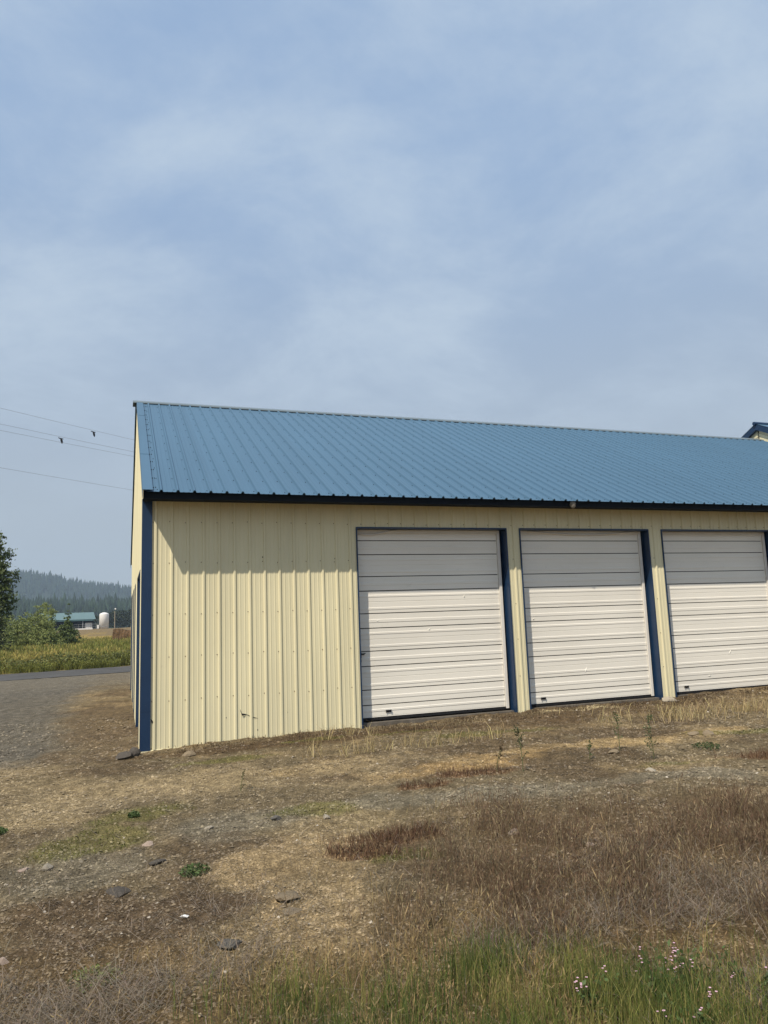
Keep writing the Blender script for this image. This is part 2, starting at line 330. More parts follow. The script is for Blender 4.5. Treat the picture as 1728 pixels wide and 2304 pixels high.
def conifers(name, n, rr, hill, hrange, label, seed):
    g = np.random.default_rng(seed); a = np.radians(g.uniform(-24, 14, n)); r = np.sqrt(g.uniform(rr[0] ** 2, rr[1] ** 2, n))
    z0 = hill_z(a, r, *hill) - 1; h = g.uniform(*hrange, n) * (1 + .25 * (g.random(n) > .9)); x = r * np.sin(a) + CAM.x; y = r * np.cos(a) + CAM.y
    V = []; Fc = []; C = []; base = 0
    tiers = ((.12, .52, .20), (.36, .78, .145), (.62, 1.0, .085)); k = 6
    cc = np.array((.022, .036, .02))[None] * g.uniform(.6, 1.5, (n, 1)) * np.array((1, 1, 1))[None]
    for lo, hi, rad in tiers:
        for q in range(k):
            t = 2 * math.pi * q / k + g.uniform(0, .5, n); rr_ = h * rad * g.uniform(.7, 1.2, n)
            V.append(np.stack([x + rr_ * np.cos(t), y + rr_ * np.sin(t), z0 + h * (lo + g.uniform(-.05, .04, n))], 1)); C.append(cc)
        V.append(np.stack([x, y, z0 + h * hi], 1)); C.append(cc)
    V = np.stack(V, 1); C = np.stack(C, 1); per = V.shape[1]
    fc = []
    for ti in range(3):
        for q in range(k): fc.append((ti * 7 + q, ti * 7 + (q + 1) % k, ti * 7 + 6))
    fc = np.array(fc); Fc = (np.arange(n)[:, None, None] * per + fc[None]).reshape(-1, 3)
    o = link(name, np_mesh(name, V.reshape(-1, 3), Fc, FARF, C.reshape(-1, 3))); tag(o, label, kind='stuff'); return o
conifers('far_forest', 6500, (1180, 1680), (1150, 1840, 1600, CF, 3), (13, 21), 'dense conifer forest covering the hazy ridge', 1)
conifers('near_forest', 4200, (560, 850), (520, 1000, 800, CN, 6), (10, 18), 'dark conifer forest on the low rise', 2)

# ---------------------------------------------------------------- ribbed sheet building blocks
P = 0.2286
def rib_pts(u0, u1, phase, major=.022, minor=.0045):
    """profile points (u, height) of ribbed steel between u0 and u1"""
    pts = [(u0, 0)]; k = math.floor((u0 - phase) / P) - 1
    while phase + k * P < u1 + P:
        c = phase + k * P
        for du, hh in ((-.026, 0), (-.011, major), (.011, major), (.026, 0)): pts.append((c + du, hh))
        for fr in (.345, .655):
            m_ = c + P * fr
            for du, hh in ((-.011, 0), (-.006, minor), (.006, minor), (.011, 0)): pts.append((m_ + du, hh))
        k += 1
    pts = [q for q in pts if u0 <= q[0] <= u1]; pts = sorted(set(pts))
    if pts[-1][0] < u1 - 1e-6: pts.append((u1, 0))
    return pts
def sheet(u0, u1, phase, v0, v1, to3d, **k):
    pr = rib_pts(u0, u1, phase, **k); V = []; Fs = []
    f0 = v0 if callable(v0) else (lambda u: v0); f1 = v1 if callable(v1) else (lambda u: v1)
    for u, h in pr: V.append(to3d(u, h, f0(u))); V.append(to3d(u, h, f1(u)))
    for i in range(len(pr) - 1): Fs.append((2 * i, 2 * i + 2, 2 * i + 3, 2 * i + 1))
    return MB().add(V, Fs)

# ---------------------------------------------------------------- storage building
bld = empty('storage_building', (0, 0, 0))
tag(bld, 'long cream metal storage building with blue roof and white overhead doors', 'building')
ZT = 3.50; ZB = -.06; HDR = 3.115
OPEN = [(3.112, 5.830), (6.092, 8.818), (9.122, 11.845)]
XR = 18.22
fw_ = MB()
segs = [(XC + .03, OPEN[0][0] - .03, -.2, ZT - .02)] + [(OPEN[i][1] + .03, OPEN[i + 1][0] - .03, -.2, HDR + .02) for i in range(2)] + [(OPEN[2][1] + .03, XR, -.2, HDR + .02)]
for a, b_, c, d in segs: fw_.box(a, b_, .035, .14, c, d)
fw_.box(OPEN[0][0] - .03, XR, .035, .14, HDR + .025, ZT - .02)
front_wall = fw_.obj('front_wall', FRAMING, bld)
to_front = lambda u, h, v: (u, -h, v)
RX0 = 0.030
def wall_sheets(u0, u1, v0, v1):
    edges = [u0] + [RX0 + .114 + .9144 * k for k in range(-2, 40) if u0 + .15 < RX0 + .114 + .9144 * k < u1 - .12] + [u1]
    for a, b_ in zip(edges[:-1], edges[1:]): sheet(a, b_, RX0, v0, v1, to_front).obj('wall_sheet', CREAM, front_wall)
wall_sheets(XC + .02, OPEN[0][0] - .004, ZB, ZT)
wall_sheets(OPEN[0][0] - .004, XR, HDR + .004, ZT)
for i in range(2): wall_sheets(OPEN[i][1] + .004, OPEN[i + 1][0] - .004, ZB - .03, HDR + .004)
wall_sheets(OPEN[2][1] + .004, XR, ZB - .03, HDR + .004)
MB().add([(XC - .012, -.002, ZB), (2.9, -.002, ZB), (2.9, -.03, ZB - .012), (XC - .012, -.03, ZB - .012), (XC - .012, -.03, ZB - .035), (2.9, -.03, ZB - .035)], [(0, 1, 2, 3), (3, 2, 5, 4)]).obj('base_flashing', CREAM, front_wall)
# screws on the wall: one joined part
sc_ = MB()
rows = [1.530 + 1.65, .927 + 1.65, .173 + 1.65, -.434 + 1.65, -1.045 + 1.65, -.035]
def head(mb, p, ax, r=.006, t=.005):
    x, y, z = p
    if ax == 'y': mb.box(x - r, x + r, y - t, y, z - r, z + r)
    else: mb.box(x - t, x, y - r, y + r, z - r, z + r)
for k in range(0, 80):
    x = P * k
    for zr in rows:
        inopen = any(a - .02 < x < b_ + .02 for a, b_ in OPEN)
        if x > 3.1 and zr < 3.0 and not (5.86 < x < 6.07 or 8.85 < x < 9.1 or x > 11.9): continue
        if inopen and zr < HDR: continue
        if x > XR: continue
        head(sc_, (x - .004 + random.uniform(-.004, .004), 0, zr + random.uniform(-.012, .012)), 'y')
tag(sc_.obj('wall_screws', RUST, bld), kind='stuff')
# small stray holes and a tear low on the wall
hole = MB()
for q in ((1.03, .30), (1.94, .31), (1.49, .09), (2.55, 2.52), (2.62, 2.40), (1.6, 2.65), (2.75, 2.62)): hole.box(q[0] - .009, q[0] + .009, -.003, 0, q[1] - .009, q[1] + .009)
tag(hole.obj('nail_holes', BLACK, bld), kind='stuff')
tear = MB(); tp = [(1.235, .40), (1.262, .33), (1.33, .325), (1.40, .285), (1.50, .255)]
tv = []
for i, (x, z) in enumerate(tp):
    ww = (.020, .017, .005, .008, .003)[i]; tv += [(x - .004, -.022 if i < 2 else -.0055, z + ww), (x + .004, -.022 if i < 2 else -.0055, z - ww)]
tear.add(tv, [(2 * i, 2 * i + 2, 2 * i + 3, 2 * i + 1) for i in range(4)])
tag(tear.obj('torn_gash', BLACK, bld), 'dark torn gash low on the cream wall')

# corner trim
ct = MB(); ct.box(XC - .004, -.022, -.028, -.004, ZB - .01, 3.483); ct.box(XC - .014, XC - .001, -.020, .10, ZB - .01, 3.52)
ct.box(XC - .007, -.019, -.031, -.0285, .47, .475)
ct.obj('corner_trim', BLUE, bld)
tab = MB(); tab.add([(-.018, -.004, .36), (.02, -.012, .33), (.028, -.02, .30), (-.006, -.012, .31)], [(0, 1, 2, 3)])
tab.obj('bent_tab', BLACK, bld)

# gable wall (left end) with recessed blue-trimmed doorways
GOPEN = [(.76, 2.85), (4.6, 5.45), (6.4, 7.6), (8.8, 11.2)]; GH = 2.52
roofz = lambda y: RZ - .035 - (RZ - EZ) / (RY + EO) * abs(y - RY) if True else 0
gw = MB()
yy = [.12] + [v for o in GOPEN for v in o] + [BW - .05]
for a, b_ in zip(yy[0::2], yy[1::2]): gw.box(XC + .035, XC + .13, a + .03, b_ - .03, -.25, GH + .03)
gz_ = lambda y: roofz(y) - .06
gw.add([(XC + .035, .1, GH + .035), (XC + .035, BW - .05, GH + .035), (XC + .035, BW - .05, gz_(BW)), (XC + .035, RY, gz_(RY)), (XC + .035, .1, gz_(0))], [(0, 1, 2, 3, 4)])
gable = gw.obj('gable_wall', FRAMING, bld)
to_gable = lambda u, h, v: (XC - h * .75, u, v)
def gsheets(u0, u1, v0, v1):
    edges = [u0] + [.2 + .9144 * k for k in range(0, 16) if u0 + .15 < .2 + .9144 * k < u1 - .15] + [u1]
    for a, b_ in zip(edges[:-1], edges[1:]):
        if a < RY < b_:
            sheet(a, RY, .09, v0, v1, to_gable).obj('wall_sheet', CREAM, gable); a = RY
        sheet(a, b_, .09, v0, v1, to_gable).obj('wall_sheet', CREAM, gable)
gsheets(.105, BW, GH + .004, lambda u: roofz(u) - .02)
for a, b_ in zip(yy[0::2], yy[1::2]): gsheets(a + (.004 if a > .2 else -.015), b_ - .004, -.2, GH + .004)
for a, b_ in GOPEN:
    fr = MB(); fr.box(XC - .02, XC + .15, a - .012, a + .012, -.25, GH + .014); fr.box(XC - .02, XC + .15, b_ - .012, b_ + .012, -.25, GH + .014); fr.box(XC - .019, XC + .149, a + .013, b_ - .013, GH - .012, GH + .013)
    f_ = fr.obj('door_frame', BLUE, bld)
    dm = MB(); dm.box(XC + .15, XC + .18, a + .013, b_ - .013, -.25, GH - .013)
    for q in range(5): dm.box(XC + .142, XC + .152, a + .03, b_ - .03, .05 + q * .5, .05 + q * .5 + .44)
    dm.obj('side_door', WHITE, bld)
bw_ = MB(); bw_.box(XC + .03, XR, BW - .12, BW - .02, -.3, ZT); bw_.box(XR - .1, XR - .02, .15, BW - .13, -.3, ZT + .4); bw_.obj('rear_wall', CREAM, bld)

# roof
SL = (RZ - EZ) / (RY + EO); SLEN = math.hypot(RY + EO, RZ - EZ); CS, SN = (RY + EO) / SLEN, (RZ - EZ) / SLEN
SOFF = surf('shade_dark_eave_underside', (.010, .016, .026), .8, .15, .2, 3)  # near-black base carries the deep eave shade on fascia, soffit and deck
deck = MB()
for s in (1, -1):
    yv = lambda y: RY + s * (y - RY)
    a = [(XC + .05, yv(-EO + .06), EZ - .02 + .06 * SL), (XR, yv(-EO + .06), EZ - .02 + .06 * SL), (XR, yv(RY), RZ - .03), (XC + .05, yv(RY), RZ - .03)]
    deck.add(a, [(0, 1, 2, 3)])
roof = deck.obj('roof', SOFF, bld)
def roof_to(u, h, v): return (u, v * CS - h * SN, v * SN + h * CS)
EX0 = 0.0756
rs = sheet(0.0, .9144, .1143, 0.0, SLEN - .02, roof_to, major=.031, minor=.003).mesh('roof_sheet', ROOFBLUE)
x0 = EX0 - .1143
for k in range(-1, 20):
    a = x0 + k * .9144
    if k == -1:
        m_ = sheet(XC - .005 - a, .9144, .1143, 0, SLEN - .02, roof_to, major=.031, minor=.003).mesh('roof_sheet', ROOFBLUE)
        link('roof_sheet', m_, roof, (a, -EO, EZ)); continue
    if a + .9144 > XR + .9: break
    link('roof_sheet', rs, roof, (a, -EO, EZ))
for k in range(0, 20):
    o = link('roof_sheet', rs, roof, (x0 + k * .9144 + .75, 2 * RY + EO, EZ)); o.rotation_euler = (0, 0, math.pi)
rk = MB()
for s, dx in ((1, 0), (-1, -.022)):
    Y = lambda y: RY + s * (y - RY)
    for a, b_, t0, t1, h0, h1 in ((XC - .022 + dx, XC + .115, 0, SLEN, .024, .030), (XC - .026 + dx, XC - .020 + dx, 0, SLEN, -.10, .030)):
        vsx = []
        for v, h in ((t0, h0), (t1, h0), (t1, h1), (t0, h1)):
            p = roof_to(0, h, v); vsx += [(a, Y(p[1] - EO), p[2] + EZ), (b_, Y(p[1] - EO), p[2] + EZ)]
        rk.add(vsx, [(0, 1, 3, 2), (2, 3, 5, 4), (4, 5, 7, 6), (6, 7, 1, 0), (0, 2, 4, 6), (1, 7, 5, 3)])
    for tj in (2.1, 5.5):
        p = roof_to(0, .031, tj); rk.box(XC - .02, XC + .114, Y(p[1] - EO) - .004, Y(p[1] - EO) + .004, p[2] + EZ - .002, p[2] + EZ + .003)
rk.obj('rake_trim', ROOFBLUE, roof)
rc = MB(); capz = RZ + .035
prof = [(-.17, -.085 + .022), (-.15, -.062), (0, .012), (.15, -.062), (.17, -.085 + .022)]
vv = []
for x in (XC - .105, XR): vv += [(x, RY + y, capz + z) for y, z in [(-.172, -.098), (-.168, -.072), (0, .006), (.168, -.072), (.172, -.098)]]
rc.add(vv, [(i, i + 1, i + 6, i + 5) for i in range(4)] + [(0, 1, 2, 3, 4)])
rc.obj('ridge_cap', surf('ridge_cap_steel', (.15, .19, .21), .45, .5, .08, 3), roof)
rsw = MB()
for k in range(0, 80):
    xx = EX0 + k * P - .05
    for j in range(12):
        v = .10 + j * .60 + random.uniform(-.01, .01)
        p = roof_to(0, 0, v); c = Vector((xx + random.uniform(-.004, .004), p[1] - EO, p[2] + EZ)); n = Vector((0, -SN, CS)); e = Vector((0, CS, SN)); r = .006
        vv = [c + Vector((sx * r, 0, 0)) + e * sy * r + n * h for h in (0, .008) for sx, sy in ((-1, -1), (1, -1), (1, 1), (-1, 1))]
        rsw.add(vv, [(4, 5, 6, 7), (0, 1, 5, 4), (1, 2, 6, 5), (2, 3, 7, 6), (3, 0, 4, 7)])
for j in range(14):
    for xx in (XC + .125, XC + .155):
        p = roof_to(0, .002, .2 + j * .5); rsw.box(xx - .007, xx + .007, p[1] - EO - .008, p[1] - EO + .006, p[2] + EZ - .004, p[2] + EZ + .010)
tag(rsw.obj('roof_screws', ROOFSCREW, roof), kind='stuff')
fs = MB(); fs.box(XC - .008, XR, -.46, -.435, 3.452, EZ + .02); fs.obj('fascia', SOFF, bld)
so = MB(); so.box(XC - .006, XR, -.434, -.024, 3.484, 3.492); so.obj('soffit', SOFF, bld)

# overhead doors
JY = .165
SEC = [(.105, .535, .175, .605), (.535, 1.140, 0, .605), (1.140, 1.739, 0, .605), (1.739, 2.336, 0, .605), (2.336, 2.924, 0, .605), (2.924, 3.105, 0, .18)]
PROF = [(.007, -.022), (.0072, 0), (.058, 0), (.062, .005), (.092, .005), (.100, 0), (.182, 0), (.185, -.004), (.190, -.004), (.193, 0), (.264, 0), (.268, .005), (.296, .005), (.304, 0), (.3605, 0), (.361, -.022), (.375, -.022), (.3755, 0), (.456, 0), (.460, .005), (.504, .005), (.512, 0), (.5978, 0), (.598, -.022)]
DOORLAB = ['leftmost white ribbed overhead door nearest the building corner', 'middle white ribbed overhead door between the two cream posts', 'rightmost white ribbed overhead door cut by the photo edge']
for i, (a, b_) in enumerate(OPEN):
    xl, xr_ = a + .018, b_ - .112
    back = MB(); back.box(xl, xr_, JY + .03, JY + .045, .09, 3.10); door = back.obj('overhead_door', BLACK, bld); door['label'] = DOORLAB[i]  # black sheet behind the slots darkens panel grooves, standing in for their shade
    for z0, z1, d0, d1 in SEC:
        pr = [(d, y) for d, y in PROF if d0 <= d <= d1]
        if d0 > .01: pr = [(d0, 0)] + pr
        if d1 < .6: pr = pr + [(d1, 0)]
        s = MB(); V = []
        for d, y in pr:
            z = z0 + (d - d0) / (d1 - d0) * (z1 - z0); V += [(xl, JY - y, z), (xr_, JY - y, z)]
        s.add(V, [(2 * q, 2 * q + 1, 2 * q + 3, 2 * q + 2) for q in range(len(pr) - 1) if not (pr[q][1] < -.02 and pr[q + 1][1] < -.02)])
        s.obj('door_section', WHITE, door)
    MB().box(xl, xr_, JY - .012, JY + .028, .062, .108).obj('bottom_seal', BLACK, door)
    hx = a + (.50, .36, .40)[i]; hd = MB(); hd.box(hx - .042, hx + .042, JY - .010, JY, .170, .206); hd.box(hx - .048, hx + .048, JY - .03, JY - .010, .200, .208); hd.box(hx - .042, hx - .034, JY - .026, JY - .010, .170, .200); hd.box(hx + .034, hx + .042, JY - .026, JY - .010, .170, .200)
    hd.obj('lift_handle', DARKM, door)
    if i < 2:
        la = MB(); zl = 1.10
        if i == 0:
            la.box(xl + .005, xl + .10, JY - .028, JY - .010, zl - .012, zl + .014); la.box(xl + .012, xl + .052, JY - .034, JY - .008, zl - .045, zl + .03); la.tube([(xl + .09, JY - .03, zl), (xl + .115, JY - .045, zl + .018)], .008)
            la.tube([(xl + .03, JY - .03, zl - .04), (xl + .022, JY - .034, zl - .075), (xl + .04, JY - .034, zl - .085), (xl + .048, JY - .03, zl - .045)], .006); la.box(xl + .012, xl + .046, JY - .045, JY - .022, zl - .125, zl - .08)
        else:
            la.box(xl + .002, xl + .035, JY - .03, JY - .008, zl - .02, zl + .015)
        la.obj('latch', DARKM, door)
    for du, zd, sz, an in ([(.35, 1.62, .03, .5), (1.92, 1.98, .03, 1.2), (1.25, 1.45, .035, .8), (.08, 2.62, .018, 0)], [(1.25, .62, .06, 1.1), (.25, 1.55, .025, .4), (1.05, 2.12, .02, .9), (.75, 1.75, .02, .2)], [(1.5, .78, .06, 1.0), (.95, .36, .04, .1), (.5, 2.3, .02, .6)])[i]:
        cxd, dxd, dzd = xl + du, sz * math.cos(an), sz * math.sin(an); nxd, nzd = -math.sin(an) * sz * .22, math.cos(an) * sz * .22
        MB().add([(cxd - dxd, JY - .0025, zd - dzd), (cxd + nxd, JY - .0025, zd + nzd), (cxd + dxd, JY - .0025, zd + dzd), (cxd - nxd, JY - .0025, zd - nzd), (cxd, JY - .014, zd)], [(0, 1, 4), (1, 2, 4), (2, 3, 4), (3, 0, 4)]).obj('dent', WHITE, door)
    fr = MB()
    fr.box(a - .006, a + .014, -.024, JY + .05, -.12, HDR + .002); fr.box(b_ - .012, b_ + .008, -.024, JY + .05, -.12, HDR + .002)
    fr.box(a - .004, b_ + .006, -.0225, JY + .048, HDR - .012, HDR + .012)
    f_ = fr.obj('door_frame', BLUE, bld)
    stp = MB(); stp.box(xr_ + .004, b_ - .058, JY - .03, JY + .02, .08, 3.098); stp.box(xl, xr_ + .003, JY - .022, JY - .016, 3.045, 3.10); stp.obj('door_stop', STOP, f_)
    # a loose strip of seal sagging from the header
    if i < 2:
        sg = MB(); n = 10; pts = []
        x0_, x1_ = (a + .02, a + .75) if i == 0 else (a + .25, b_ - .2)
        for q in range(n + 1):
            u = q / n; pts.append((x0_ + (x1_ - x0_) * u, JY - .034, 3.088 - .055 * math.sin(math.pi * u) * (1 if i else (1 - u) * 1.6) - (.0 if i else .03 * (1 - u))))
        sg.tube(pts, .011, 5); sg.obj('loose_seal_strip', STOP, f_)
    si = MB(); si.box(a + .016, b_ - .014, JY - .11, JY + .06, -.2, (.040, .05, .055)[i]); si.obj('concrete_sill', CONCRETE, bld)
# taller wing rising over the right end of the roof
wing = empty('taller_wing', (XR, RY, 0)); tag(wing, 'taller cream gable with blue trim rising behind the right end of the roof', 'building wing')
WZ = 7.20
for s in (-1, 1):
    for q in range(7):
        d0, d1 = -.42 - .0 + q * .0, 0
    H0 = WZ - .14
    nb = 9
    for q in range(nb):
        o0 = q * .105; o1 = o0 + .10
        L_ = 5.2; V = []
        for yy_, dz in ((0.012, -o0), (L_, -o0), (L_, -o1), (0.012, -o1)): V.append((0.0 - (.012 if q % 2 else 0), s * yy_, H0 - SL * yy_ + dz))
        V2 = [(v[0] + .02, v[1], v[2]) for v in V]
        MB().add(V + V2, [(0, 1, 2, 3), (0, 4, 5, 1), (3, 2, 6, 7), (0, 3, 7, 4)]).obj('gable_board', CREAM, wing)
    tr = MB(); V = []
    for x in (-.10, .02):
        for yy_, dz in ((0, .03), (6.2, .03), (6.2, -.15), (0, -.15)): V.append((x, s * (yy_ + .0), WZ - SL * yy_ + dz))
    tr.add(V, [(0, 1, 2, 3), (4, 7, 6, 5), (0, 4, 5, 1), (1, 5, 6, 2), (2, 6, 7, 3), (3, 7, 4, 0)]); tr.obj('rake_trim', BLUE, wing)
    rf_ = MB(); rf_.add([(-.10, 0, WZ + .05), (14, 0, WZ + .05), (14, s * 6.4, WZ + .05 - SL * 6.4), (-.10, s * 6.4, WZ + .05 - SL * 6.4)], [(0, 1, 2, 3)]); rf_.obj('roof_slope', ROOFBLUE, wing)
cp = MB(); cp.tube([(-.16, 0, WZ + .05), (14, 0, WZ + .05)], .06, 6); cp.obj('ridge_cap', BLUE, wing)
MB().box(-.02, .01, -.010, .010, WZ - .9, WZ - .15).obj('corner_seam', BLACK, wing)
for yw in (-5.85, 5.85): MB().box(.03, 14, yw - .05, yw + .05, -.3, WZ - SL * 5.9).obj('wing_wall', CREAM, wing)

# wasp nest under the eave
wn = MB(); prf = [(.001, .085), (.02, .08), (.045, .06), (.060, .03), (.062, .0), (.055, -.03), (.040, -.055), (.022, -.072), (.010, -.078), (.006, -.070)]
wn.lathe(prf, 14); wv = []
for x, y, z in wn.v:
    k_ = 1 + .16 * math.sin(11 * z * 10 + 3 * math.atan2(y, x)) + random.uniform(-.06, .06); wv.append((x * k_, y * k_, z + random.uniform(-.003, .003)))
wn.v = wv
wn.v = [(a_ * .92, b0_ * .62, c_ * .86) for a_, b0_, c_ in wn.v]
o = wn.obj('wasp_nest', surf('grey_nest_paper', (.22, .20, .165), .9, .1, .35, 30, (1, 1, 4), bump=.8, bscale=50), None, (6.885, -.505, 3.478), True); tag(o, 'grey papery wasp nest hanging from the dark eave above the doors', 'wasp nest')

# ---------------------------------------------------------------- gravel, rocks
def scatter(n, s0, s1, seed, tl=-.62, tr=.62, ext=.6):
    g = np.random.default_rng(seed); u = g.random(n); s = s0 * (s1 / s0) ** u if s0 > 0 else s0 + (s1 - s0) * u
    t = (g.random(n) * (tr - tl) + tl) * s + (g.random(n) - .5) * ext
    x, y = xy(s, t); ok = ~((y > -.06) & (x > -.22)); return x[ok], y[ok]
def chips(n, seed):
    g = np.random.default_rng(seed); x, y = scatter(n, 3.0, 15.0, seed); n = len(x)
    keep = g.random(n) < np.clip(.35 + 1.6 * (fbm(x, y, .6, 3, 22) - .35), .12, 1); x, y = x[keep], y[keep]; n = len(x)
    d = np.hypot(x - CAM.x, y - CAM.y)
    r = (.0040 + .013 * g.random(n) ** 3.6) * (.34 + .095 * d); z = ground_z(x, y) + r * .15
    base = np.array([(1, 0, 0), (.35, .9, 0), (-.8, .6, 0), (-.75, -.65, 0), (.4, -.85, 0), (.1, .1, .75), (-.25, -.1, .6)])
    an = g.random(n) * 6.283; ca, sa = np.cos(an), np.sin(an); j = 1 + (g.random((n, 7, 3)) - .5) * .7; B = base[None] * j * r[:, None, None]
    B[:, :, 2] *= g.uniform(.5, 1.1, n)[:, None]
    tilt = (g.random(n) - .5) * .9; B[:, :, 2] += B[:, :, 0] * tilt[:, None]
    V = np.stack([x[:, None] + B[:, :, 0] * ca[:, None] - B[:, :, 1] * sa[:, None], y[:, None] + B[:, :, 0] * sa[:, None] + B[:, :, 1] * ca[:, None], z[:, None] + B[:, :, 2]], 2)
    f = np.array([(0, 1, 5), (1, 2, 6), (1, 6, 5), (2, 3, 6), (3, 4, 6), (4, 5, 6), (4, 0, 5)]); Fa = (np.arange(n)[:, None, None] * 7 + f[None]).reshape(-1, 3)
    gc = ground_col(x, y); pal = np.array([(.11, .10, .09), (.17, .145, .105), (.075, .068, .06), (.24, .20, .14), (.13, .115, .095)])
    c = gc * .75 + .5 * pal[g.integers(0, 5, n)] * g.uniform(.4, 1.5, (n, 1)); pale = g.random(n) < .008; c[pale] = np.array((.42, .37, .30)) * g.uniform(.8, 1.2, (pale.sum(), 1))
    return np_mesh('loose_gravel', V.reshape(-1, 3), Fa, STONEC, np.repeat(c, 7, 0))
tag(link('loose_gravel', chips(150000, 5)), 'loose gravel chips strewn over the bare ground', kind='stuff')

ROCKM = {k: surf('rock_' + k, c, .9, .2, .25, 30, bump=.8, bscale=60, bdist=.01) for k, c in {'pale': (.42, .37, .29), 'tan': (.28, .22, .145), 'grey': (.15, .138, .12), 'dark': (.105, .092, .078), 'pink': (.46, .36, .29)}.items()}
def rock_mesh(seed, flat, mat):
    g = random.Random(seed); bm = bmesh.new(); bmesh.ops.create_icosphere(bm, subdivisions=2, radius=1)
    pl = [(Vector((g.uniform(-1, 1), g.uniform(-1, 1), g.uniform(-1, 1))).normalized(), g.uniform(.5, .8)) for _ in range(7)]
    for v in bm.verts:
        for n, d in pl:
            e = v.co.dot(n) - d
            if e > 0: v.co -= n * e
        v.co *= 1 + g.uniform(-.04, .04); v.co.z *= flat
    m = bpy.data.meshes.new('rock'); bm.to_mesh(m); bm.free(); m.materials.append(mat); return m
ROCKS = [  # x, y, radius, flatness, colour, label
    (2.39, -6.02, .055, .55, 'pink', 'pale pinkish stone lying alone among the brown dry grass'),
    (.55, -6.59, .11, .22, 'tan', 'flat tan slab of rock in the bare patch, the long one farther back'),
    (.53, -6.80, .07, .25, 'tan', 'flat tan slab in the bare patch, the small one nearer the grass'),
    (.14, -7.04, .085, .25, 'grey', 'flat grey stone half buried at the edge of the dry grass'),
    (-.39, -.47, .14, .35, 'dark', 'flat dark stone on the ground left of the blue corner trim'),
    (-.25, -.30, .10, .8, 'dark', 'dark angular rock leaning against the foot of the blue corner'),
    (.43, -1.05, .10, .5, 'tan', 'brown stone beside the cream wall near the corner'),
    (4.73, -4.71, .075, .5, 'pale', 'pale stone beside the tall green weed stalks'),
    (4.35, -5.17, .05, .5, 'tan', 'small tan stone in the grey gravel below the weed stalks'),
    (5.00, -3.71, .075, .4, 'tan', 'tan stone at the edge of the sandy streak'),
    (6.61, -3.22, .08, .45, 'tan', 'leftmost of two tan stones at the right end of the sandy streak'),
    (6.80, -3.29, .09, .45, 'tan', 'rightmost of two tan stones at the right end of the sandy streak'),
    (2.72, -6.53, .035, .6, 'pink', 'small pinkish stone in the brown dry grass right of centre'),
    (-.96, -6.80, .035, .6, 'pink', 'small pinkish stone at the left edge of the picture'),
    (.27, -4.78, .045, .6, 'pale', 'pale stone on the grey gravel below the building wall'),
    (-.21, -4.99, .045, .6, 'pink', 'pinkish stone in the gravel left of the small green plant'),
    (-.90, -5.20, .05, .6, 'pale', 'crumbly pale stone in the dark gravel near the left edge'),
    (-1.05, -5.16, .04, .5, 'pink', 'pinkish stone next to the crumbly pale stone at left'),
    (.84, -4.68, .06, .5, 'grey', 'blue grey stone in the gravel below the wall'),
    (1.24, -4.86, .05, .5, 'pale', 'pale stone at the top of the bare patch'),
    (-.16, -5.42, .075, .25, 'dark', 'flat dark stone in the gravel near the small green plant'),
    (-.42, -5.95, .11, .22, 'dark', 'flat dark slab in the brown dirt at left'),
    (8.78, -.22, .14, .5, 'pale', 'pale broken concrete lump at the foot of the right cream post'),
]
for i, (x, y, r, fl, cname, lab) in enumerate(ROCKS):
    o = link('rock', rock_mesh(i + 10, fl, ROCKM[cname])); o.scale = (r * random.uniform(.95, 1.25), r * random.uniform(.7, .95), r); o.rotation_euler = (random.uniform(-.12, .12), random.uniform(-.12, .12), random.uniform(0, 6.28))
    o.location = (x, y, float(ground_z(x, y)) + r * fl * .35); tag(o, lab, 'rock', 'stones on the ground')
lit = MB(); lit.add([(-.04, -.012, 0), (.035, -.016, .004), (.045, .012, .012), (-.035, .014, .006), (.0, .0, .022), (-.01, -.02, .018)], [(0, 1, 2, 3), (0, 1, 4, 5), (1, 2, 4), (2, 3, 4)])
o = lit.obj('paper_scrap', surf('white_paper', (.8, .8, .78), .7, .2, .05), None, (-.06, -6.56, float(ground_z(-.06, -6.56)) + .008)); o.rotation_euler = (0, 0, -.6); o.scale = (.65, .55, .65); tag(o, 'small white scrap of litter on the dark dirt', 'litter')

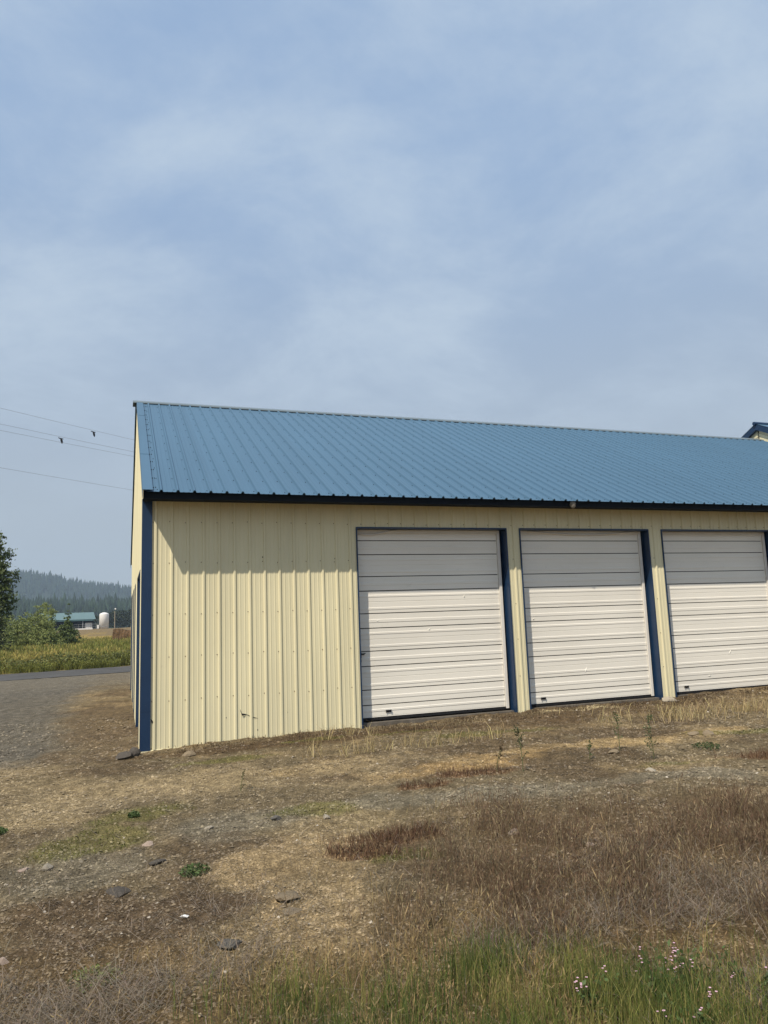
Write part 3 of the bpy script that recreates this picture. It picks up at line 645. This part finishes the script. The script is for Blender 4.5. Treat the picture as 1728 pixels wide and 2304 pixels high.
# ---------------------------------------------------------------- grass
def blades(name, x, y, h, wd, lean, col, label, seed, z=None, bend=.5, mat=BLADE, seedhead=0.0, colvar=.25, wmid=.8, fine=True, ldir=None):
    g = np.random.default_rng(seed); n = len(x)
    if z is None: z = ground_z(x, y, fine) - .006
    a = g.random(n) * 6.283 if ldir is None else ldir + g.normal(0, .6, n)
    lx, ly = np.cos(a), np.sin(a); wa = g.random(n) * 6.283; wx, wy = np.cos(wa) * wd / 2, np.sin(wa) * wd / 2
    l1 = lean * (1 - bend) ; l2 = lean
    sm = np.sin(l1) * h * .55; cm = np.cos(l1) * h * .55; s2 = sm + np.sin(np.minimum(l2 * 1.3, 1.75)) * h * .45; c2 = cm + np.cos(np.minimum(l2 * 1.3, 1.75)) * h * .45
    p0 = np.stack([x, y, z], 1); p1 = p0 + np.stack([lx * sm, ly * sm, cm], 1); p2 = p0 + np.stack([lx * s2, ly * s2, c2], 1)
    W = np.stack([wx, wy, np.zeros(n)], 1); V = [p0 - W, p0 + W, p1 - W * wmid, p1 + W * wmid, p2]
    f = [(0, 1, 3), (0, 3, 2), (2, 3, 4)]
    if seedhead:
        q0 = p1 + (p2 - p1) * .72; up = (p2 - p1); V += [q0 - W * 2.6, q0 + W * 2.6, p1 + up * 1.06, p1 + up * .45]; f += [(5, 6, 7), (5, 8, 6)]
    V = np.stack(V, 1); per = V.shape[1]
    c = np.asarray(col) if np.ndim(col) == 2 else np.tile(np.array(col), (n, 1)); c = c * (1 + (g.random((n, 1)) - .5) * 2 * colvar) * (1 + (g.random((n, 3)) - .5) * .12)
    Fa = (np.arange(n)[:, None, None] * per + np.array(f)[None]).reshape(-1, 3)
    o = link(name, np_mesh(name, V.reshape(-1, 3), Fa, mat, np.repeat(c, per, 0))); tag(o, label, kind='stuff'); return o
G = np.random.default_rng(99)
def pick(x, y, p): k = G.random(len(x)) < p; return x[k], y[k]
def clump(x, y, seed, s=.14): return sstep(.42, .68, fbm(x, y, s, 2, seed))
# brown upright stems, right of centre
x, y = scatter(150000, 3.2, 7.6, 11, -.1, .75); s, t = st(x, y)
p = sstep(-.15, .9, t + (fbm(x, y, .7, 3, 75) - .5) * 1.2) * sstep(7.3, 5.6, s + (fbm(x, y, .8, 3, 77) - .5) * 1.6) * sstep(3.5, 4.2, s) * (.07 + .68 * clump(x, y, 33, .3))
p = p * (1 - .92 * zone(x, y, 2.42, -7.98, .26, .22, 0, 57)) * (1 - .8 * maxzone(x, y, RED, 91))
x, y = pick(x, y, p); n = len(x); hh = G.uniform(.04, .19, n) * (.4 + 1.0 * fbm(x, y, .5, 2, 34))
cb = np.where(G.random((n, 1)) < .25, np.array([(.32, .25, .15)]), np.array([(.160, .106, .066)]))
blades('brown_dry_grass', x, y, hh, G.uniform(.0014, .003, n), G.uniform(.05, .75, n), cb, 'brown dried weed stems thick over the right foreground', 1, seedhead=1.0)
# golden dry grass
x, y = scatter(70000, 3.0, 5.6, 12, -.62, .6); s, t = st(x, y)
p = .5 * sstep(5.0, 4.0, s + (fbm(x, y, .6, 3, 35) - .5) * 1.6 + .6 * np.abs(t - .1)) * (1 - .8 * sstep(-.4, -.9, t)) * (.2 + .8 * clump(x, y, 36, .2)) * (1 - .75 * zone(x, y, .62, -6.6, .3, .6, -.25, 53))
x, y = pick(x, y, p); n = len(x)
blades('golden_dry_grass', x, y, G.uniform(.04, .18, n) * (.45 + fbm(x, y, .4, 2, 37)), G.uniform(.0012, .0026, n), G.uniform(.1, 1.1, n), (.33, .24, .115), 'golden dry grass in the near centre of the ground', 2, seedhead=1.0, colvar=.35)
# green grass at the bottom
x, y = scatter(60000, 2.5, 4.3, 13, -.4, .75); s, t = st(x, y)
p = sstep(3.95, 3.35, s + (fbm(x, y, .6, 3, 38) - .5) * 1.2) * sstep(-1.0, -.4, t + (fbm(x, y, .5, 2, 39) - .5)) * (.3 + .7 * clump(x, y, 40, .25))
x, y = pick(x, y, p); n = len(x); mixg = fbm(x, y, .3, 2, 42)[:, None] + (G.random((n, 1)) - .5) * .6
cg = np.where(mixg > .62, np.array([(.25, .235, .075)]), np.where(mixg > .4, np.array([(.135, .165, .040)]), np.array([(.080, .122, .032)])))
blades('green_grass', x, y, G.uniform(.08, .27, n), G.uniform(.0018, .0038, n), G.uniform(.03, .75, n), cg, 'tall green grass along the bottom of the picture', 3, bend=.7)
x, y = scatter(1500, 3.3, 6.2, 18, -.1, .7); x, y = pick(x, y, .12 + .88 * clump(x, y, 53, .35)); n = len(x)
blades('tall_seed_stalks', x, y, G.uniform(.12, .32, n), G.uniform(.0016, .0028, n), G.uniform(.05, .9, n), (.33, .25, .13), 'scattered taller straw stalks with seed heads', 10, seedhead=1.0, colvar=.3)
# grey flattened thatch
x, y = scatter(60000, 3.0, 6.2, 14, -.62, .75); s, t = st(x, y)
p = np.maximum.reduce([zone(x, y, *xy(3.5, -1.55), .75, .4, .3, 43), zone(x, y, *xy(4.1, .75), .5, .3, 0, 44) * .9, zone(x, y, *xy(4.6, 1.7), .7, .4, 0, 45), zone(x, y, *xy(3.45, 1.6), .3, .22, 0, 46), zone(x, y, *xy(5.2, 1.5), .5, .2, 0, 47), .05 * np.ones(len(x)), zone(x, y, *xy(4.3, -1.0), .6, .4, 0, 48) * .3])
x, y = pick(x, y, p); n = len(x)
blades('flattened_grey_thatch', x, y, G.uniform(.06, .24, n), G.uniform(.0014, .0032, n), G.uniform(.9, 1.5, n), (.235, .195, .150), 'grey flattened dead grass lying in mats', 4, z=ground_z(x, y) + G.uniform(0, .05, n), bend=.15, colvar=.35)
# thin dry stubble everywhere
x, y = scatter(60000, 3.0, 13.0, 15); x, y = pick(x, y, .05 + .75 * clump(x, y, 49, .35) * clump(x, y, 50, .9)); n = len(x)
blades('sparse_stubble', x, y, G.uniform(.015, .07, n), G.uniform(.0015, .0035, n), G.uniform(.2, 1.4, n), (.17, .125, .07), 'thin dry stubble scattered over the gravel', 5, colvar=.45)
# pale straw tufts in front of the wall
cxs = [(1.75 + i * .17 + G.uniform(-.1, .1), -2.15 + G.uniform(-.12, .12)) for i in range(9)] + [(3.2 + i * .14, -2.15 + G.uniform(-.15, .15)) for i in range(9)] + [(2.3, -1.0), (2.7, -.7), (3.0, -.9), (2.0, -1.3)]
X = []; Y = []
for cx_, cy_ in cxs:
    k = int(G.integers(8, 22)); X += list(cx_ + G.normal(0, .05, k)); Y += list(cy_ + G.normal(0, .05, k))
nb = 2600; ux = G.uniform(6.0, 12.5, nb); uy = -1.55 - .05 * (ux - 6) + G.normal(0, .33, nb); uy = np.minimum(uy, -.35); k = G.random(nb) < sstep(5.8, 7.4, ux) * (.25 + .75 * clump(ux, uy, 51, .5)); X += list(ux[k]); Y += list(uy[k])
x, y = np.array(X), np.array(Y); n = len(x)
blades('pale_straw', x, y, G.uniform(.14, .36, n), G.uniform(.004, .009, n), G.uniform(.5, 1.35, n), (.43, .34, .175), 'pale bent straw lying before the doors and wall', 6, bend=.6, colvar=.3)
# brown litter along the foot of the wall
x = G.uniform(.3, 12, 14000); y = -.08 - np.abs(G.normal(0, .38, len(x))); x, y = pick(x, y, .15 + .85 * clump(x, y, 52, .3)); n = len(x)
blades('wall_foot_weeds', x, y, G.uniform(.02, .09, n), G.uniform(.003, .008, n), G.uniform(.2, 1.4, n), (.105, .072, .042), 'low brown weeds along the foot of the building', 7, colvar=.5)
# low green ground cover and red brown weeds
x, y = scatter(90000, 3.6, 13.0, 16); x, y = pick(x, y, maxzone(x, y, MOSS, 81) * .8); n = len(x)
blades('green_ground_cover', x, y, G.uniform(.01, .035, n), G.uniform(.005, .012, n), G.uniform(.4, 1.4, n), (.140, .145, .042), 'low green mats of ground cover in the gravel', 8, colvar=.4)
x, y = scatter(90000, 4.5, 9.5, 17, -.2, .6); x, y = pick(x, y, maxzone(x, y, RED, 91)); n = len(x)
blades('reddish_weeds', x, y, G.uniform(.03, .12, n), G.uniform(.003, .007, n), G.uniform(.1, 1.2, n), (.135, .080, .048), 'low reddish brown weeds in the middle of the ground', 9, colvar=.45)

# single plants
def leaf_cloud(pts, size, col, g, var=.3):
    n = len(pts); a = g.normal(size=(n, 3)); a /= np.linalg.norm(a, axis=1)[:, None]; b_ = g.normal(size=(n, 3)); b_ -= a * (a * b_).sum(1)[:, None]; b_ /= np.linalg.norm(b_, axis=1)[:, None]
    sz = size * g.uniform(.6, 1.4, (n, 1)); V = np.stack([pts - a * sz, pts + b_ * sz * .5, pts + a * sz, pts - b_ * sz * .5], 1)
    c = np.tile(np.array(col), (n, 1)) * (1 + (g.random((n, 1)) - .5) * 2 * var); return V.reshape(-1, 3), np.repeat(c, 4, 0), np.arange(n * 4).reshape(-1, 4)
STEM = surf('weed_stem', (.10, .11, .045), .8, .2, .2, 20)
def weed(x, y, h, label, seed, col=(.075, .10, .04), dry=False, sway=.08):
    g = np.random.default_rng(seed); e = empty('tall_weed', (x, y, float(ground_z(x, y)) - .01)); tag(e, label, 'weed', 'single weed stalks')
    st_ = MB(); pts = []; n = 5; b0 = g.uniform(-1, 1, 2) * sway
    top = [Vector((b0[0] * (i / n) ** 2, b0[1] * (i / n) ** 2, h * i / n)) for i in range(n + 1)]; st_.tube(top, [.005 - .0035 * i / n for i in range(n + 1)], 5)
    for j in range(int(14 * h / .5)):
        u = g.uniform(.15, .95); p = top[0].lerp(top[-1], u); a = g.uniform(0, 6.28); L_ = h * .28 * (1 - u * .6); q = p + Vector((math.cos(a) * L_ * .6, math.sin(a) * L_ * .6, L_ * .8)); st_.tube([p, q], [.0025, .001], 4)
        for r in np.linspace(.2, 1, 7): pts.append(p.lerp(q, r) + Vector(g.normal(0, .008, 3)))
    st_.obj('stem', STEM, e); V, C, Fq = leaf_cloud(np.array([tuple(p) for p in pts]), .012, col, g); link('leaves', np_mesh('leaves', V, Fq, LEAF, C), e)
weed(3.55, -4.16, .48, 'tall dark weed stalk standing alone left of the sandy streak', 1, (.065, .075, .032))
weed(5.15, -3.64, .46, 'tall green weed stalk, the left one in the sandy streak', 2)
weed(5.22, -4.15, .50, 'tall green weed stalk, the right one below the sandy streak', 3, (.08, .11, .045))
weed(3.30, -4.05, .26, 'short reddish weed stalk left of the tall dark stalk', 4, (.10, .065, .035))
weed(.72, -3.5, .20, 'small dry weed stalk on the gravel below the blank wall', 5, (.09, .08, .035))
weed(4.55, -3.9, .24, 'short green weed between the tall stalks', 6)
def herb(x, y, r, h, label, seed, col=(.085, .125, .042), n=260, size=.013, name='leafy_plant'):
    g = np.random.default_rng(seed); e = empty(name, (x, y, float(ground_z(x, y)))); tag(e, label, 'plant')
    a = g.random(n) * 6.28; rr = r * np.sqrt(g.random(n)); pts = np.stack([rr * np.cos(a), rr * np.sin(a), h * g.random(n) * (1 - .6 * rr / r) + .01], 1)
    V, C, Fq = leaf_cloud(pts, size, col, g, .45); link('leaves', np_mesh('leaves', V, Fq, LEAF, C), e)
    s_ = MB()
    for k in range(9):
        q = pts[k]; s_.tube([(0, 0, -.01), (q[0] * .5, q[1] * .5, q[2] * .7 + .01), tuple(q)], [.003, .002, .001], 4)
    s_.obj('stems', STEM, e); return e
herb(.06, -5.87, .10, .07, 'small leafy green plant in the dark gravel', 1, n=240)
herb(-.30, -4.05, .05, .05, 'tiny green plant tuft in the pale dirt at left', 2)
herb(-1.35, -4.15, .06, .05, 'green plant tuft at the left edge of the picture', 3)
herb(6.1, -4.0, .16, .08, 'low green plant near the right end of the sandy streak', 4, (.06, .085, .03))
herb(-.52, -7.12, .13, .06, 'pale green low plant in the brown dirt near the bottom', 5, (.16, .18, .06), 260, .010)
PINK = surf('pink_petals', (.60, .38, .46), .7, .2, .15, 30)
def flower(x, y, label, seed, nst=16, h=.17, spread=.15):
    g = np.random.default_rng(seed); e = empty('pink_flower_plant', (x, y, float(ground_z(x, y)))); tag(e, label, 'flower', 'pink wildflowers in the grass')
    s_ = MB(); pts = []; fl = []
    for k in range(nst):
        a = g.uniform(0, 6.28); L_ = spread * g.random() ** .5; hh = h * g.uniform(.6, 1); q = Vector((math.cos(a) * L_, math.sin(a) * L_, hh)); s_.tube([(q.x * .2, q.y * .2, -.01), (q.x * .5, q.y * .5, hh * .55), tuple(q)], [.0025, .002, .0012], 4)
        for r in np.linspace(.15, .9, 14): pts.append(Vector((q.x * r, q.y * r, q.z * r)) + Vector(g.normal(0, .015, 3)))
        if k < nst * .3:
            for _ in range(int(g.integers(2, 6))): fl.append(q + Vector(g.normal(0, .014, 3)))
    s_.obj('stems', STEM, e); V, C, Fq = leaf_cloud(np.array([tuple(p) for p in pts]), .013, (.09, .135, .045), g, .4); link('leaves', np_mesh('leaves', V, Fq, LEAF, C), e)
    for p in fl:
        b_ = MB(); m = 5
        for k in range(m):
            a = 6.28 * k / m + g.uniform(0, .3); d = Vector((math.cos(a), math.sin(a), .5)) * .0055; sd_ = Vector((-math.sin(a), math.cos(a), 0)) * .004; b_.add([p, p + d * .7 + sd_, p + d, p + d * .7 - sd_], [(0, 1, 2, 3)])
        b_.obj('blossom', PINK, e)
flower(*xy(3.52, 1.32), 'pink flowering plant beside the bare yellow patch at lower right', 1, 18)
flower(*xy(3.48, 1.12), 'pink flowering plant left of the largest pink bloom', 2, 12)
flower(*xy(3.36, .82), 'pink flowers lower left of the others in the green grass', 3, 8)
flower(*xy(3.12, 1.10), 'pink flowers at the very bottom right of the green grass', 4, 10)
flower(*xy(3.45, 1.50), 'pale pink flowers at the right edge of the green grass', 5, 10)

# ---------------------------------------------------------------- field, shrubs, trees beyond the road
n = 170000; y = 28.0 + 44 * G.random(n) ** 1.6; x = G.uniform(-1, 1, n) * (y + 11) * .22 - (y + 11) * .10; y = y + .2 * x
edge = sstep(32.5, 28.2, y - .2 * x); k = (y < 71) & (G.random(n) > edge * (.25 + .9 * (fbm(x, y, .9, 3, 64) > .5))); x, y, edge = x[k], y[k], edge[k]; n = len(x); clmp = fbm(x, y, 3.0, 3, 60)
cg = np.where((clmp + edge * .22 + (G.random(n) - .5) * .5)[:, None] > .50, np.array([(.215, .225, .058)]), np.array([(.38, .32, .10)]))
hgt = G.uniform(.35, 1.05, n) * (.65 + .6 * clmp) * (1 - .55 * edge)
blades('tall_field_grass', x, y, hgt, G.uniform(.010, .022, n), G.uniform(.05, .9, n), cg, 'tall yellow green grass in the field beyond the road', 20, z=ground_z(x, y, False), seedhead=1.0, colvar=.4)
n = 16000; x = G.uniform(-14, 9, n); y = 28.6 + np.abs(G.normal(0, 1.6, n)) + .2 * x; k = fbm(x, y, 1.6, 3, 61) > .48; x, y = x[k], y[k]; n = len(x)
gq = np.random.default_rng(21); V, C, Fq = leaf_cloud(np.stack([x, y, ground_z(x, y, False) + gq.random(n) ** .7 * .85 * (fbm(x, y, 1.6, 3, 61) * 1.6 - .25)], 1), .06, (.15, .16, .05), gq, .5)
tag(link('roadside_weeds', np_mesh('roadside_weeds', V, Fq, LEAF, C)), 'leafy green weeds along the far edge of the road', kind='stuff')

def tree(name, x, y, h, label, cat, seed, crown, n, leaf, col, trunk_r=.12, group=None, nlimb=9):
    """crown: list of (cx, cy, cz, rx, rz) clumps in metres from the base"""
    g = np.random.default_rng(seed); z0 = float(ground_z(x, y, False)); e = empty(name, (x, y, z0)); tag(e, label, cat, group)
    tk = MB(); top = Vector((g.uniform(-.2, .2), g.uniform(-.2, .2), h * .82)); pts = [Vector((0, 0, -.1)).lerp(top, i / 6) + Vector((g.normal(0, .04 * h / 8), g.normal(0, .04 * h / 8), 0)) * (i > 0) for i in range(7)]
    tk.tube(pts, [trunk_r * (1 - .8 * i / 6) for i in range(7)], 7)
    P_ = []; W_ = np.array([c[3] ** 2 * c[4] for c in crown]); W_ = W_ / W_.sum()
    for c, wgt in zip(crown, W_):
        ncl = max(3, int(n * wgt / 26)); d = g.normal(size=(ncl, 3)); d /= np.linalg.norm(d, axis=1)[:, None]; rad = g.random(ncl) ** .4
        cc = np.array(c[:3]) + d * rad[:, None] * np.array((c[3], c[3], c[4]))
        for q in cc: P_.append(q + g.normal(0, 1, (26, 3)) * np.array((.16, .16, .10)) * (c[3] * .55 + .12))
        for j in range(max(1, nlimb // len(crown))):
            q = Vector(cc[j % ncl]); b0 = pts[min(5, max(1, int(6 * min(.95, q.z * .6 / max(.1, top.z)))))]; tk.tube([b0, b0.lerp(q, .55) + Vector((0, 0, .08 * h / 8)), q], [trunk_r * .38, trunk_r * .22, trunk_r * .08], 5)
    P_ = np.concatenate(P_); P_ = P_[P_[:, 2] > .05]; tk.obj('trunk', BARK, e)
    V, C, Fq = leaf_cloud(P_, leaf, col, g, .45); link('crown', np_mesh('crown', V, Fq, LEAF, C), e); return e
# big leafy tree at the left edge with a dark spruce under it
tree('leafy_tree', -8.6, 38.3, 8.2, 'tall leafy green tree at the left edge of the picture', 'tree', 3, [(0, 0, 5.5, 1.8, 1.1), (1.3, 0, 5.1, 1.1, .9), (.5, .3, 6.5, 1.3, 1.1), (-1, 0, 6.2, 1.4, 1.2), (1.1, -.2, 4.1, 1.3, .9), (-.6, .4, 4.4, 1.6, 1.0), (.5, 0, 7.4, 1.0, .7), (.8, 0, 3.0, 1.3, .9)], 20000, .085, (.10, .13, .040), .2)
def spruce(x, y, h, r, label, seed, col=(.022, .036, .018), n=26):
    g = np.random.default_rng(seed); z0 = float(ground_z(x, y, False)); e = empty('spruce_tree', (x, y, z0)); tag(e, label, 'tree')
    tk = MB(); tk.tube([(0, 0, -.1), (0, 0, h)], [.02 * h + .03, .01], 6); P_ = []
    for i in range(n):
        u = (i + .5) / n; zc = .25 + u * (h - .3); L0 = r * (1 - u) ** .8 + .05
        for k in range(9):
            a = g.uniform(0, 6.28); L_ = L0 * g.uniform(.6, 1.15); q = np.array((math.cos(a) * L_, math.sin(a) * L_, zc - .18 * L_)); tk.tube([(0, 0, zc), tuple(q)], [.012, .004], 4)
            m = max(6, int(16 * L_)); tt = g.random(m); P_.append(np.array((0, 0, zc)) * (1 - tt)[:, None] + q * tt[:, None] + g.normal(0, .05, (m, 3)))
    tk.obj('trunk', BARK, e); V, C, Fq = leaf_cloud(np.concatenate(P_), .075 * (h / 5) ** .5, col, g, .4); link('crown', np_mesh('crown', V, Fq, LEAF, C), e)
spruce(-8.05, 37.6, 5.0, 1.9, 'dark spruce with ragged branches below the leafy tree', 1)
WIL = (.23, .265, .090)
SH = [(-9.4, 50.2, 3.0, 1.6, 'broad green willow bush under the leafy tree at the left edge'), (-8.1, 54.3, 2.9, 1.5, 'green willow bush just right of the dark spruce'), (-7.0, 56.4, 3.7, 1.5, 'tallest rounded willow bush left of the teal roof'), (-6.1, 53.5, 2.6, 1.1, 'willow bush reaching in front of the left end of the teal roof'), (-5.3, 51.0, 1.7, .9, 'low willow bush under the teal eave')]
for i, (x, y, h, r, lab) in enumerate(SH):
    z = float(ground_z(x, y, False)); hh = h - z
    cl = [(G.uniform(-.5, .5) * r, G.uniform(-.5, .5) * r, hh * f, r * (1.0 - .55 * f), hh * .22) for f in (.25, .4, .55, .7, .86) for _ in range(2)]
    tree('willow_bush', x, y, hh, lab, 'bush', 30 + i, cl, 10000, .062, tuple(np.array(WIL) * G.uniform(.8, 1.1)), .05, 'willow bushes beyond the field', 20)
tree('young_tree', -4.45, 52.6, 4.2, 'slender young tree in front of the teal roofed shed', 'tree', 50, [(0, 0, .7, .95, .6), (.1, 0, 1.3, .95, .6), (-.1, 0, 1.9, .75, .5), (0, 0, 2.5, .5, .45), (0, 0, 3.1, .28, .4), (.02, 0, 3.7, .14, .4)], 9000, .060, (.125, .165, .056), .06)

# ---------------------------------------------------------------- yard in the distance
gy_ = lambda x, y: float(ground_z(x, y, False))
TEAL = surf('teal_roof_steel', (.12, .19, .195), .5, .4, .06, .5); DARKWALL = surf('dark_shed_interior', (.02, .03, .035), .9, .1, .3, .5); WHITEP = surf('white_tank_paint', (.78, .76, .72), .5, .4, .05, .7)
GALV = surf('galvanised_steel', (.30, .31, .32), .5, .5, .1, 3, metallic=.3)
sh = empty('open_shed', (-12.5, 189.5, gy_(-12.5, 189.5))); tag(sh, 'open fronted dark shed with a teal metal roof beyond the bushes', 'shed'); zb = sh.location.z
e_ = 4.15 - zb; r_ = 5.95 - zb
m = MB(); m.add([(-7.0, -1.2, e_), (5.9, -1.2, e_), (5.3, 2.6, r_), (-7, 2.6, r_), (5.9, 6.4, e_), (-7, 6.4, e_)], [(0, 1, 2, 3), (3, 2, 4, 5)]); m.obj('roof', TEAL, sh)
m = MB(); m.box(-6.8, 5.3, 5.6, 5.8, -.3, e_); m.box(-6.8, -6.6, -.8, 5.6, -.3, e_); m.box(5.1, 5.3, -.8, 5.6, -.3, e_); m.add([(5.3, -.8, e_), (5.3, 5.8, e_), (5.2, 2.6, r_ - .1)], [(0, 1, 2)]); m.obj('wall', DARKWALL, sh)
for px in (-5.0, -1.0, 2.9): MB().box(px - .09, px + .09, -.9, -.72, -.3, e_).obj('post', GALV, sh)
MB().box(-6.9, 5.4, -1.15, -1.05, e_ - .35, e_ - .02).obj('fascia', surf('teal_trim', (.06, .13, .14), .5, .4, .1, 2), sh)
tb = empty('white_trailer', (-8.2, 189.2, gy_(-8.2, 189.2))); tag(tb, 'white two door trailer box parked inside the teal roofed shed', 'trailer'); zt = tb.location.z
MB().box(-.86, .86, 0, 2.6, 1.95 - zt, 3.28 - zt).obj('body', WHITEP, tb)
for sx in (-.43, .43): MB().box(sx - .40, sx + .40, -.04, 0, 2.0 - zt, 3.22 - zt).obj('door', WHITEP, tb)
for sx in (-.6, .6):
    wm = MB(); wm.lathe([(.0, -.1), (.3, -.1), (.34, -.06), (.34, .06), (.3, .1), (.0, .1)], 14); wm.v = [(sx + v[2], .9 + v[0], .34 + v[1]) for v in wm.v]; wm.obj('wheel', BLACK, tb)
MB().box(-.8, .8, .1, 2.5, .3, 1.96 - zt).obj('chassis', BLACK, tb)
tk = MB(); zt = gy_(-4.43, 178.7); tk.lathe([(.001, 3.9), (.35, 3.84), (.8, 3.68), (1.06, 3.5), (1.08, 3.4), (1.08, 0), (.0, 0)], 28); tank = tk.obj('storage_tank', WHITEP, None, (-4.43, 178.7, zt), True); tag(tank, 'white cylindrical storage tank with a domed top', 'tank')
m = MB(); m.tube([(1.1 * math.cos(-2.2 + .2 * i), 1.1 * math.sin(-2.2 + .2 * i), .5 + .0) for i in range(9)], .03, 5); m.obj('tank_band', GALV, tank)
m = MB(); m.box(-1.55, -1.1, -.6, .1, .1, .95); m.obj('pump_box', WHITEP, tank)
lp = empty('yard_lamp', (-1.86, 158.8, gy_(-1.86, 158.8))); tag(lp, 'pale wooden lamp pole with a small white lamp head', 'lamp post'); zl = lp.location.z
MB().tube([(0, 0, -.3), (0, 0, 5.3 - zl)], [.10, .08], 8).obj('pole', surf('pale_pole', (.30, .26, .2), .8, .2, .2, 4), lp)
MB().tube([(0, 0, 5.1 - zl), (.10, -.1, 5.55 - zl)], .04, 6).obj('bracket', DARKM, lp)
m = MB(); m.lathe([(.0, .2), (.14, .15), (.19, 0), (.1, -.12), (.0, -.16)], 12, (.11, -.15, 5.75 - zl)); m.obj('lamp_head', WHITEP, lp, smooth=True)
m = MB(); zc = gy_(-8.5, 176); m.box(-2.6, 1.6, -.15, .15, -.1, .22); o = m.obj('white_curb', WHITEP, None, (-8.4, 174, gy_(-8.4, 174))); tag(o, 'long low white curb in front of the shed', 'curb')
fe = empty('chain_fence', (-8.5, 180.5, gy_(-8.5, 180.5))); tag(fe, 'grey pipe rail fence before the shed and tank', 'fence')
for i in range(8): MB().tube([(-4.2 + i * 1.3, 0, -.2), (-4.2 + i * 1.3, 0, 1.2)], .03, 5).obj('post', GALV, fe)
for zr in (.15, .65, 1.18): MB().tube([(-4.2, 0, zr), (4.9, 0, zr)], .02, 5).obj('rail', GALV, fe)
# brown earth bank, seen past the building corner
def bank():
    bm = bmesh.new(); bmesh.ops.create_grid(bm, x_segments=44, y_segments=16, size=1)
    g = np.random.default_rng(8)
    V = []; nu, nv = 60, 26
    for i in range(nu):
        for j in range(nv):
            u = i / (nu - 1); v = j / (nv - 1); x = u * 9.0; yv_ = v * 5.0
            z = 1.55 * min(1, (x / .10) ** .5 if x < .10 else 1) * min(1, v / .10) * min(1, (1 - v) / .2 + .0) * (1 if u < .85 else (1 - u) / .15)
            V.append((x + .1 * (g.random() - .5), yv_ + .15 * (g.random() - .5), z * (.97 + .06 * math.sin(3 * x)) + (.09 * (g.random() - .5) if z > .05 else -.2)))
    Fq = [(i * nv + j, (i + 1) * nv + j, (i + 1) * nv + j + 1, i * nv + j + 1) for i in range(nu - 1) for j in range(nv - 1)]
    bm.free(); return MB().add(V, Fq)
bz = gy_(-1.2, 60); o = bank().obj('earth_bank', surf('brown_earth', (.135, .085, .045), .95, .1, .45, 2.2, bump=1, bscale=9, bdist=.1), None, (-1.30, 60.0, bz + .15)); tag(o, 'brown earth bank with a steep cut end beside the building', 'earth bank')
# dark tree line behind the tank
gq = np.random.default_rng(77); n = 9000; x = gq.uniform(-6.5, 40, n); top = 3.6 + 2.2 * fbm(x, x * 0, 2.4, 3, 70) + sstep(-6.5, -1, x) * 1.0; zz_ = gq.random(n) ** .8 * top; y = 250 + gq.normal(0, 2.2, n)
V, C, Fq = leaf_cloud(np.stack([x, y, ground_z(x, y, False) + zz_], 1), .38, (.028, .040, .020), gq, .4); tag(link('dark_tree_line', np_mesh('dark_tree_line', V, Fq, LEAF, C)), 'dark tree line behind the tank and lamp pole', kind='stuff')
gq = np.random.default_rng(78); n = 6000; x = gq.uniform(-75, -7, n); top = 2.6 + 2.6 * fbm(x, x * 0, 3.4, 3, 71); zz_ = gq.random(n) ** .8 * top; y = 262 + gq.normal(0, 2.2, n)
V, C, Fq = leaf_cloud(np.stack([x, y, ground_z(x, y, False) + zz_], 1), .42, (.032, .046, .022), gq, .4); tag(link('far_hedge', np_mesh('far_hedge', V, Fq, LEAF, C)), 'dark hedge line behind the teal roofed shed', kind='stuff')

# ---------------------------------------------------------------- power lines
WIRE = surf('grey_wire', (.24, .25, .26), .6, .3, .1, 1)
WL = [((-5.69, 24.38, 11.57), (.09, 31.77, 12.19), 'topmost power line crossing the sky left of the roof'), ((-5.66, 24.39, 10.84), (.13, 31.77, 11.49), 'second power line from the top left of the roof'), ((-5.65, 24.39, 10.55), (.10, 31.77, 11.23), 'third power line from the top left of the roof'), ((-5.59, 24.40, 8.86), (.10, 31.77, 9.29), 'lowest power line, well below the other three')]
for a, b_, lab in WL:
    a, b_ = Vector(a), Vector(b_); d = b_ - a; pts = []
    for i in range(25):
        u = -3.0 + 8 * i / 24; p = a + d * u; sag = .03 * (u * (u - 1)); p.z = a.z + (b_.z - a.z) * u * (1 if 0 <= u <= 1 else 1) + sag * 1.0; pts.append(p)
    o = MB(); o.tube(pts, .0065, 5); tag(o.obj('power_line', WIRE), lab, 'power line', 'power lines')
def marker(p, lab):
    e = empty('wire_marker', p); tag(e, lab, 'wire marker'); DK = DARKM
    MB().tube([(-.10, -.10, .015), (.10, .12, .02)], .022, 6).obj('clamp', DK, e)
    MB().tube([(0, 0, .0), (.03, .03, -.06), (.05, .05, -.16), (.06, .06, -.24)], [.03, .055, .05, .012], 8).obj('body', DK, e)
    MB().add([(-.02, -.02, .02), (-.12, -.10, .05), (-.04, -.04, -.03)], [(0, 1, 2)]).obj('fin', DK, e)
marker((-1.99, 29.54, 11.97), 'small dark object hanging from the topmost power line'); marker((-3.42, 27.75, 11.10), 'small dark object hanging from the second power line')

# ---------------------------------------------------------------- haze
hb = MB(); hb.box(-1900, 1900, -420, 2050, -2.5, 190); hz = hb.obj('haze', None)
hm = bpy.data.materials.new('haze_air'); hm.use_nodes = True; t = hm.node_tree; t.nodes.clear(); oo = t.nodes.new('ShaderNodeOutputMaterial'); pv = t.nodes.new('ShaderNodeVolumePrincipled')
pv.inputs['Color'].default_value = (.62, .78, .97, 1); pv.inputs['Density'].default_value = .00034; pv.inputs['Anisotropy'].default_value = 0.0
t.links.new(pv.outputs[0], oo.inputs['Volume']); hz.data.materials.append(hm); tag(hz, 'thin grey blue haze in the air', kind='stuff')
